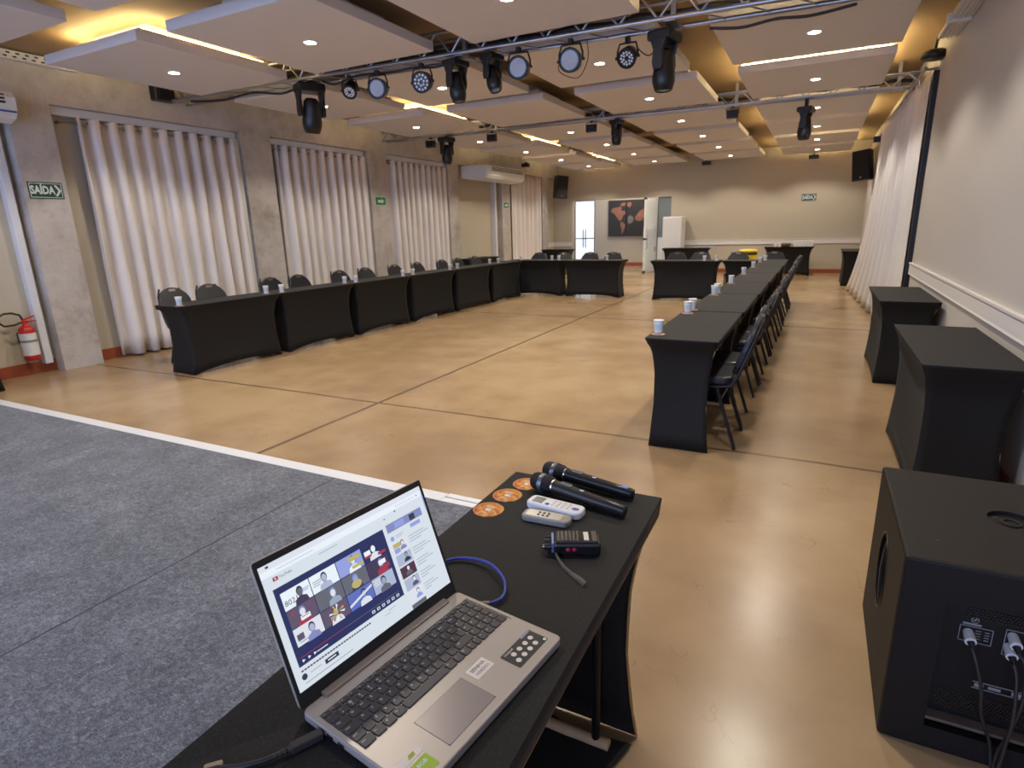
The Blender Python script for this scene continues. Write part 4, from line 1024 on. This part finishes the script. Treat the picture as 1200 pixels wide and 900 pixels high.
for r_ in range(3):
    for c_ in range(4):
        x0, x1, y0, y1 = gx[c_]+.002, gx[c_+1]-.002, gy[r_]+.003, gy[r_+1]-.003
        bg, skin, cloth, acc = cells[r_][c_]
        ui(x0, y0, x1, y1, bg)
        off = .62 if (r_+c_) % 2 == 0 else .5
        person(x0+(x1-x0)*off, y0+.055, .040, skin, cloth, 12 if r_ != 1 else 4)
        if (r_, c_) == (0, 0): utxt('8021', x0+.006, y0+.095, .0125, 12); ui(x0+.10, y0+.05, x0+.14, y0+.056, 4); ui(x0+.10, y0+.065, x0+.135, y0+.071, 4)
        elif (r_, c_) == (0, 1):
            for q in range(3): ui(x0+.01, y0+.05+q*.018, x0+.06-q*.006, y0+.058+q*.018, 16)
        elif (r_, c_) == (0, 2): ui(x0+.07, y0+.02, x0+.14, y0+.06, 8); ui(x0+.08, y0+.10, x0+.15, y0+.125, 8)
        elif (r_, c_) == (0, 3): ui(x0+.01, y0+.05, x0+.05, y0+.11, 3); ui(x0+.01, y0+.09, x0+.05, y0+.11, 7); ui(x0+.09, y0+.11, x0+.14, y0+.135, 7)
        elif (r_, c_) == (1, 0): ui(x0+.055, y0+.085, x0+.105, y0+.12, 3); ui(x0+.06, y0+.092, x0+.10, y0+.098, 7); ui(x0+.02, y0+.01, x0+.03, y0+.05, 7); ui(x0+.12, y0+.01, x0+.125, y0+.05, 7)
        elif (r_, c_) == (1, 2): uell(x0+.075, y0+.10, .03, .035, 8)
        elif (r_, c_) == (1, 3): ui(x0+.075, y0+.03, x0+.12, y0+.07, 3); ui(x0+.075, y0+.08, x0+.135, y0+.115, 7)
        elif (r_, c_) == (2, 0): ui(x0+.01, y0+.05, x0+.045, y0+.10, 5); ui(x0+.015, y0+.11, x0+.06, y0+.118, 16)
        elif (r_, c_) == (2, 1):
            for q in range(12):
                a = q*PI/6; upoly([(x0+.08+.01*math.cos(a), y0+.07+.017*math.sin(a)), (x0+.08+.045*math.cos(a+.1), y0+.07+.07*math.sin(a+.1)), (x0+.08+.04*math.cos(a+.35), y0+.07+.06*math.sin(a+.35))], (3, 7, 8)[q % 3])
        elif (r_, c_) == (2, 2): upoly([(x0, y0+.09), (x0+.15, y0+.02), (x0+.15, y0+.04), (x0, y0+.11)], 13)
        elif (r_, c_) == (2, 3):
            for q in range(3): ui(x0+.01, y0+.02+q*.02, x0+.05, y0+.03+q*.02, 13)
for k, x in enumerate((.055, .085, .115)): upoly([(x, .785), (x+.014, .797), (x, .809)], 3)
ui(.13, .795, .19, .802, 13); ui(.05, .765, .65, .770, 10); ui(.05, .765, .30, .770, 7)
for k in range(6): ui(.46+k*.033, .785, .478+k*.033, .808, 3); ui(.464+k*.033, .790, .474+k*.033, .803, 2)
for k in range(26): ui(.033+k*.0155, .856, .045+k*.0155, .868, 12)
ui(.55, .862, .60, .868, 16); ui(.52, .885, .56, .89, 16)
uell(.04, .908, .014, .024, 12); ui(.07, .903, .13, .909, 16); ui(.15, .892, .225, .928, 12); ui(.165, .905, .21, .914, 3)
ui(.035, .955, .30, .962, 16)
# side list
ui(.695, .185, .955, .262, 4); ui(.75, .198, .82, .25, 9); ui(.86, .20, .90, .255, 12); ui(.85, .282, .925, .318, 9); uell(.712, .325, .013, .022, 9)
ui(.735, .312, .79, .318, 16); ui(.735, .330, .78, .335, 16)
for k, (bg, fg) in enumerate(((13, 8), (11, 12), (6, 10), (11, 5), (13, 9), (10, 12))):
    y0 = .366+k*.118; y1 = min(.995, y0+.105); ui(.695, y0, .80, y1, bg)
    if k == 0: ui(.70, y0+.01, .755, y0+.05, 8); ui(.70, y0+.055, .74, y0+.1, 9)
    if k < 5: person(.765 if k != 2 else .75, y0+.03, .026, 13 if k != 1 else 16, fg if fg != 8 else 4, 12)
    if k < 5:
        for q in range(3): ui(.815, y0+.01+q*.026, (.93, .96, .90)[q]-.01*k, y0+.017+q*.026, 16)
ui(.988, .06, .996, .24, 9)
D.build('display', UIM, lid, norm=False)

# blue network cable and power plug
BLUEC = mat('blue_cable', '27358c', .45, var=.08)
zt = .7575
cable('network_cable', [(-.70, .88, zt), (-.664, .930, zt), (-.644, .955, zt), (-.604, .966, zt+.003), (-.558, .957, zt+.007), (-.514, .928, zt+.007), (-.491, .897, zt+.004), (-.486, .872, zt), (-.494, .853, zt), (-.502, .846, zt)], .0036,
      'blue network cable curling behind the laptop', m=BLUEC)
GRC = mat('beige_plug', '8f7d68', .5, var=.1)
o = MB().cyl((-.530, .828, zt), (-.500, .848, zt), .0055, .0042, n=10).build('cable_plug', GRC); tag(o, 'beige grey plug end of the blue cable', 'plug')
t = thing('power_plug', 'dark plug with cable feeding side of the laptop', 'plug')
MB().box(-.007, .007, -.045, .0, -.006, .006, bev=.002, T=TR(-.573, .479, .7585) @ RZ(math.radians(-28))).build('plug_body', KEYM, t)
for k in range(4): MB().cyl((-.5945-.0035*k, .4395-.0055*k, .758), (-.596-.0035*k, .4365-.0055*k, .758), .0052-.0004*k, n=10).build('strain_relief', KEYM, t)
P0 = [(-.596, .437, .758), (-.613, .412, .757), (-.635, .392, .756), (-.665, .375, .7555), (-.69, .35, .7555), (-.70, .30, .7555)]
MB().tube(P0, .0040, 8).build('cord', CAB, t)
o = MB().prism(rounded_rect(-.012, .012, -.016, .016, .003, 3), 0, .006, bev=.001, T=TR(-.665, .368, .7515) @ RZ(.8)).build('cable_tag', GRC); tag(o, 'small beige tag lying on cable at table edge', 'tag')

# ------------------------------------------------------------------ coasters on laptop table
def beer_mat():
    m, nt, b_ = node_mat('printed_coaster')
    tc = N(nt, 'ShaderNodeTexCoord'); V = tc.outputs['Object']
    n1 = noise_n(nt, V, 28, 4, .6, 2.0)
    c1 = ramp_n(nt, n1, [(.35, hx('8a3a1c')), (.47, hx('c96a2c')), (.56, hx('d9a43a')), (.66, hx('b98a6a'))])
    nt.links.new(c1, b_.inputs['Base Color']); b_.inputs['Roughness'].default_value = .45
    return m
BM = beer_mat()
for k, (x, y, lab) in enumerate(((-.697, 1.197, 'round orange patterned coaster closest to laptop, white print'), (-.690, 1.291, 'round orange patterned coaster in middle of the three'), (-.672, 1.378, 'round orange patterned coaster at table corner beside microphone'))):
    t = thing('printed_coaster', lab, 'coaster', (x, y, .7503), math.radians(95+8*k), 'printed coasters on laptop table')
    MB().lathe([(0, 0), (.0395, 0), (.041, .001), (.0395, .0022), (0, .0022)], 36).build('disc', BM, t)
    MB().tube([(.0375*math.cos(a), .0375*math.sin(a), .0023) for a in [2*PI*i/36 for i in range(36)]], .0008, 5, closed=True).build('gold_edge', mat('gold_print', 'd2a85a', .45, var=.1), t)
    b = MB(); b.box(-.009, .003, -.004, .006, .0022, .0026); b.box(-.011, .005, -.008, -.006, .0022, .0026); b.prism([(.010, -.012), (.013, -.012), (.017, .011), (.014, .011)], .0022, .0026); b.build('print', SIGNW, t)

# ------------------------------------------------------------------ microphones
MICH = mat('mic_grille_black', '131316', .5, metal=.4, var=.5, scale=500, bump=.6, bscale=700)
MICB = mat('mic_body_grey_black', '2a292c', .32, metal=.4, var=.1)
def mic(head, tail, lab, body_m, R=.0215):
    h_, t_ = Vector(head), Vector(tail); L_ = (t_-h_).length; d_ = (t_-h_).normalized()
    a = math.atan2(d_.y, d_.x)
    t = thing('wireless_microphone', lab, 'microphone', head, a, 'wireless microphones')
    T = RY(PI/2)  # lathe z -> +x
    T = RY(PI/2+math.asin((h_.z-t_.z)/L_) if True else 0)
    k = L_/.265
    g = MB(); g.lathe([(0, -.004), (R*.75, -.003), (R*1.0, .002), (R*1.13, .010), (R*1.18, .026)], 24, T=T); g.build('grille', MICH, t)
    g = MB(); g.lathe([(R*1.21, .026), (R*1.23, .028), (R*1.23, .037), (R*1.21, .039)], 24, T=T); g.build('ring', mat('mic_ring_grey', '6e7078', .35, metal=.7, var=.1), t)
    g = MB(); g.lathe([(R*1.18, .039), (R*1.12, .055), (R*.92, .066)], 24, T=T); g.build('lower_grille', MICH, t)
    g = MB(); g.lathe([(R*.90, .066), (R*.88, .070), (R*.86, .085), (R*.80, .16), (R*.72, .205*k), (R*.66, .262*k), (R*.5, .265*k), (0, .265*k)], 24, T=T); g.build('handle', body_m, t)
    g = MB(); g.lathe([(R*.93, .066), (R*.95, .068), (R*.93, .0705)], 24, T=T); g.build('collar', CHROME, t)
    tb_ = T @ TR(0, 0, 0)
    g = MB(); g.box(-R*.92, -R*.80, -.0075, .0075, .088, .122, bev=.001, T=T); g.build('display', mat('mic_display', '5d6660', .2, var=.1), t)
    g = MB(); g.box(-R*.86, -R*.76, -.004, .004, .150, .162, bev=.001, T=T); g.build('switch', CHROME, t)
    return t, T, k
t1, Ta, k1 = mic((-.640, 1.440, .7795), (-.372, 1.402, .7665), 'black wireless microphone lying farther back, with blue tail mark', MICB)
MB().box(-.0152, -.0135, -.006, .006, .232*k1, .25*k1, T=Ta).build('blue_mark', mat('blue_white_mark', '6f8fd0', .4, var=.1), t1)
MB().box(-.0125, .0125, -.006, .006, .262*k1, .268*k1, bev=.001, T=Ta).build('antenna_tip', BLACK, t1)
t2, Tb, k2 = mic((-.640, 1.358, .7795), (-.362, 1.300, .7665), 'black and grey wireless microphone beside the white remote', mat('mic_body_grey', '2f2c2b', .35, metal=.4, var=.1))

# ------------------------------------------------------------------ remotes
RW = mat('remote_white', 'd8d6d4', .35, var=.02); RG = mat('remote_grey', '8a837c', .4, var=.08)
def remote(loc, rz, L_, W_, H_, m, lab, tilt=0.):
    t = thing('remote_control', lab, 'remote control', loc, rz)
    T = RY(tilt)
    MB().prism(rounded_rect(-L_/2, L_/2, -W_/2, W_/2, W_*.32, 5), 0, H_, bev=H_*.28, T=T, seg=3).build('case', m, t)
    return t, T
t, T = remote((-.535, 1.205, .7503), math.radians(3), .125, .045, .016, RG, 'grey remote control tucked under the white remote')
b = MB(); b.prism(rounded_rect(-.052, .040, -.016, .016, .004, 3), .016, .0166, T=T); b.build('silver_face', mat('remote_silver', 'aaa59c', .3, metal=.4, var=.1), t)
for i in range(3):
    for j in range(2): MB().cyl((-.02+.012*i, -.006+.012*j, .0165), (-.02+.012*i, -.006+.012*j, .018), .0035, n=10).build('button', BLACK, t)
t, T = remote((-.535, 1.262, .7503), math.radians(-5), .155, .050, .021, RW, 'white air conditioner remote with small grey screen')
MB().box(-.062, -.033, -.016, .014, .0205, .0216, T=T).build('screen', mat('lcd_grey', '5c605a', .3, var=.08), t)
MB().lathe([(0, .001), (.0055, .001), (.006, 0)], 14, T=T @ TR(-.018, -.012, .021)).build('button', mat('blue_button', '2a3f9e', .4, var=.05), t)
for i in range(4):
    for j in range(3): MB().prism(rounded_rect(-.004, .004, -.0025, .0025, .0012, 2), .021, .0218, T=T @ TR(-.004+.014*i, -.012+.011*j, 0)).build('button', mat('pale_button', 'bcb4b4', .4, var=.03), t)
b = MB(); b.disc((.058, -.004, .0216), .0105, 20, 0, T=T, ry=.0065); e_ = b.build('emblem', mat('navy_emblem', '1c2f86', .4, var=.05), t)
b = MB(); b.text('Carrier', .0055, T @ TR(.058, -.004, .0219) ); b.build('lettering', SIGNW, t)

# ------------------------------------------------------------------ walkie talkie
t = thing('walkie_talkie', 'black two-way radio lying on its back with wrist strap', 'radio', (-.422, 1.108, .7505), math.radians(24))
MB().box(-.050, .055, -.028, .028, 0, .030, bev=.006).build('body', mat('radio_black_gloss', '1b1a1a', .22, var=.1), t)
MB().box(-.046, .050, -.024, .024, .028, .034, bev=.003).build('front_case', mat('radio_front', '221f1d', .25, metal=.3, var=.1), t)
RIB = mat('radio_rib', '6b655f', .3, metal=.6, var=.1)
for i in range(6): MB().box(-.040+i*.0085, -.0365+i*.0085, -.021, .021, .033, .0365, bev=.001).build('grille_rib', RIB, t)
MB().box(.018, .029, -.019, .017, .034, .0355, bev=.0005).build('label_sticker', PAP, t)
MB().box(.036, .047, -.021, .021, .034, .036, bev=.001).build('nameplate', RIB, t)
MB().box(-.054, -.049, -.024, .024, .006, .030, bev=.001).build('top_plate', mat('radio_blue_plate', '6f7fb5', .3, metal=.3, var=.1), t)
for k, (y_, r_) in enumerate(((.019, .006), (.002, .0075), (-.017, .0075))): MB().cyl((-.054, y_, .018), (-.070+(.002 if k == 0 else 0), y_, .018), r_, r_*.9, n=14).build('knob', BLACK, t)
MB().cyl((-.070, -.017, .018), (-.074, -.017, .018), .005, n=12).build('knob_cap', CHROME, t)
for x_ in (-.018, -.004): MB().lathe([(0, .002), (.004, .002), (.005, 0)], 12, T=TR(x_, -.028, .016) @ RX(PI/2)).build('red_button', mat('red_button', 'b01c3c', .4, var=.05), t)
st = MB(); st.tube([(-.046, -.030, .010), (-.040, -.046, .004), (-.030, -.075, .0035), (-.015, -.10, .003)], [.003, .0035, .0045, .005], 8, flat=.55)
st.tube([(-.015, -.10, .003), (.003, -.125, .0035), (.012, -.14, .0035)], [.005, .0075, .0065], 8, flat=.5)
st.build('wrist_strap', mat('strap_grey', '4c463e', .6, var=.2, scale=120), t)

# ------------------------------------------------------------------ light
w = bpy.data.worlds.new('World'); scn.world = w; w.use_nodes = True
bg = w.node_tree.nodes['Background']; bg.inputs[0].default_value = (.46, .60, 1.0, 1); bg.inputs[1].default_value = 1.95
# foyer ceiling lamp
L = bpy.data.lights.new('foyer_lamp', 'AREA'); L.energy = 28; L.size = 1.2; L.color = (1, .93, .82)
o = bpy.data.objects.new('foyer_lamp', L); COL.objects.link(o); o.location = (-5.8, 19.8, 3.3)

# ------------------------------------------------------------------ camera
yaw, pitch, roll, F, H = -4.76325770e-01, 2.62820983e-01, -2.83214631e-02, 684.1, 1.46
Bm = Matrix(((1, 0, 0), (0, 0, -1), (0, 1, 0)))
cy, sy = math.cos(yaw), math.sin(yaw); Rz = Matrix(((cy, -sy, 0), (sy, cy, 0), (0, 0, 1)))
cp, sp_ = math.cos(pitch), math.sin(pitch); Rx = Matrix(((1, 0, 0), (0, cp, -sp_), (0, sp_, cp)))
cr, sr = math.cos(roll), math.sin(roll); Rr = Matrix(((cr, -sr, 0), (sr, cr, 0), (0, 0, 1)))
M = Rr @ Rx @ Bm @ Rz
cam = bpy.data.cameras.new('camera'); co = bpy.data.objects.new('camera', cam); COL.objects.link(co)
rot = Matrix((M[0], [-v for v in M[1]], [-v for v in M[2]])).transposed()
co.matrix_world = Matrix.Translation((0, 0, H)) @ rot.to_4x4()
cam.sensor_width = 36; cam.lens = F/1200*36; cam.clip_start = .02; cam.clip_end = 200
scn.camera = co
cam.dof.use_dof = True; cam.dof.focus_distance = 1.45; cam.dof.aperture_fstop = 8.0
scn.view_settings.view_transform = 'Standard'; scn.view_settings.look = 'None'; scn.view_settings.gamma = 1; scn.view_settings.use_curve_mapping = False
scn.view_settings.exposure = 1.17
scn.cycles.use_denoising = True
scn.cycles.max_bounces = 8; scn.cycles.diffuse_bounces = 4; scn.cycles.glossy_bounces = 4
scn.cycles.sample_clamp_indirect = 6
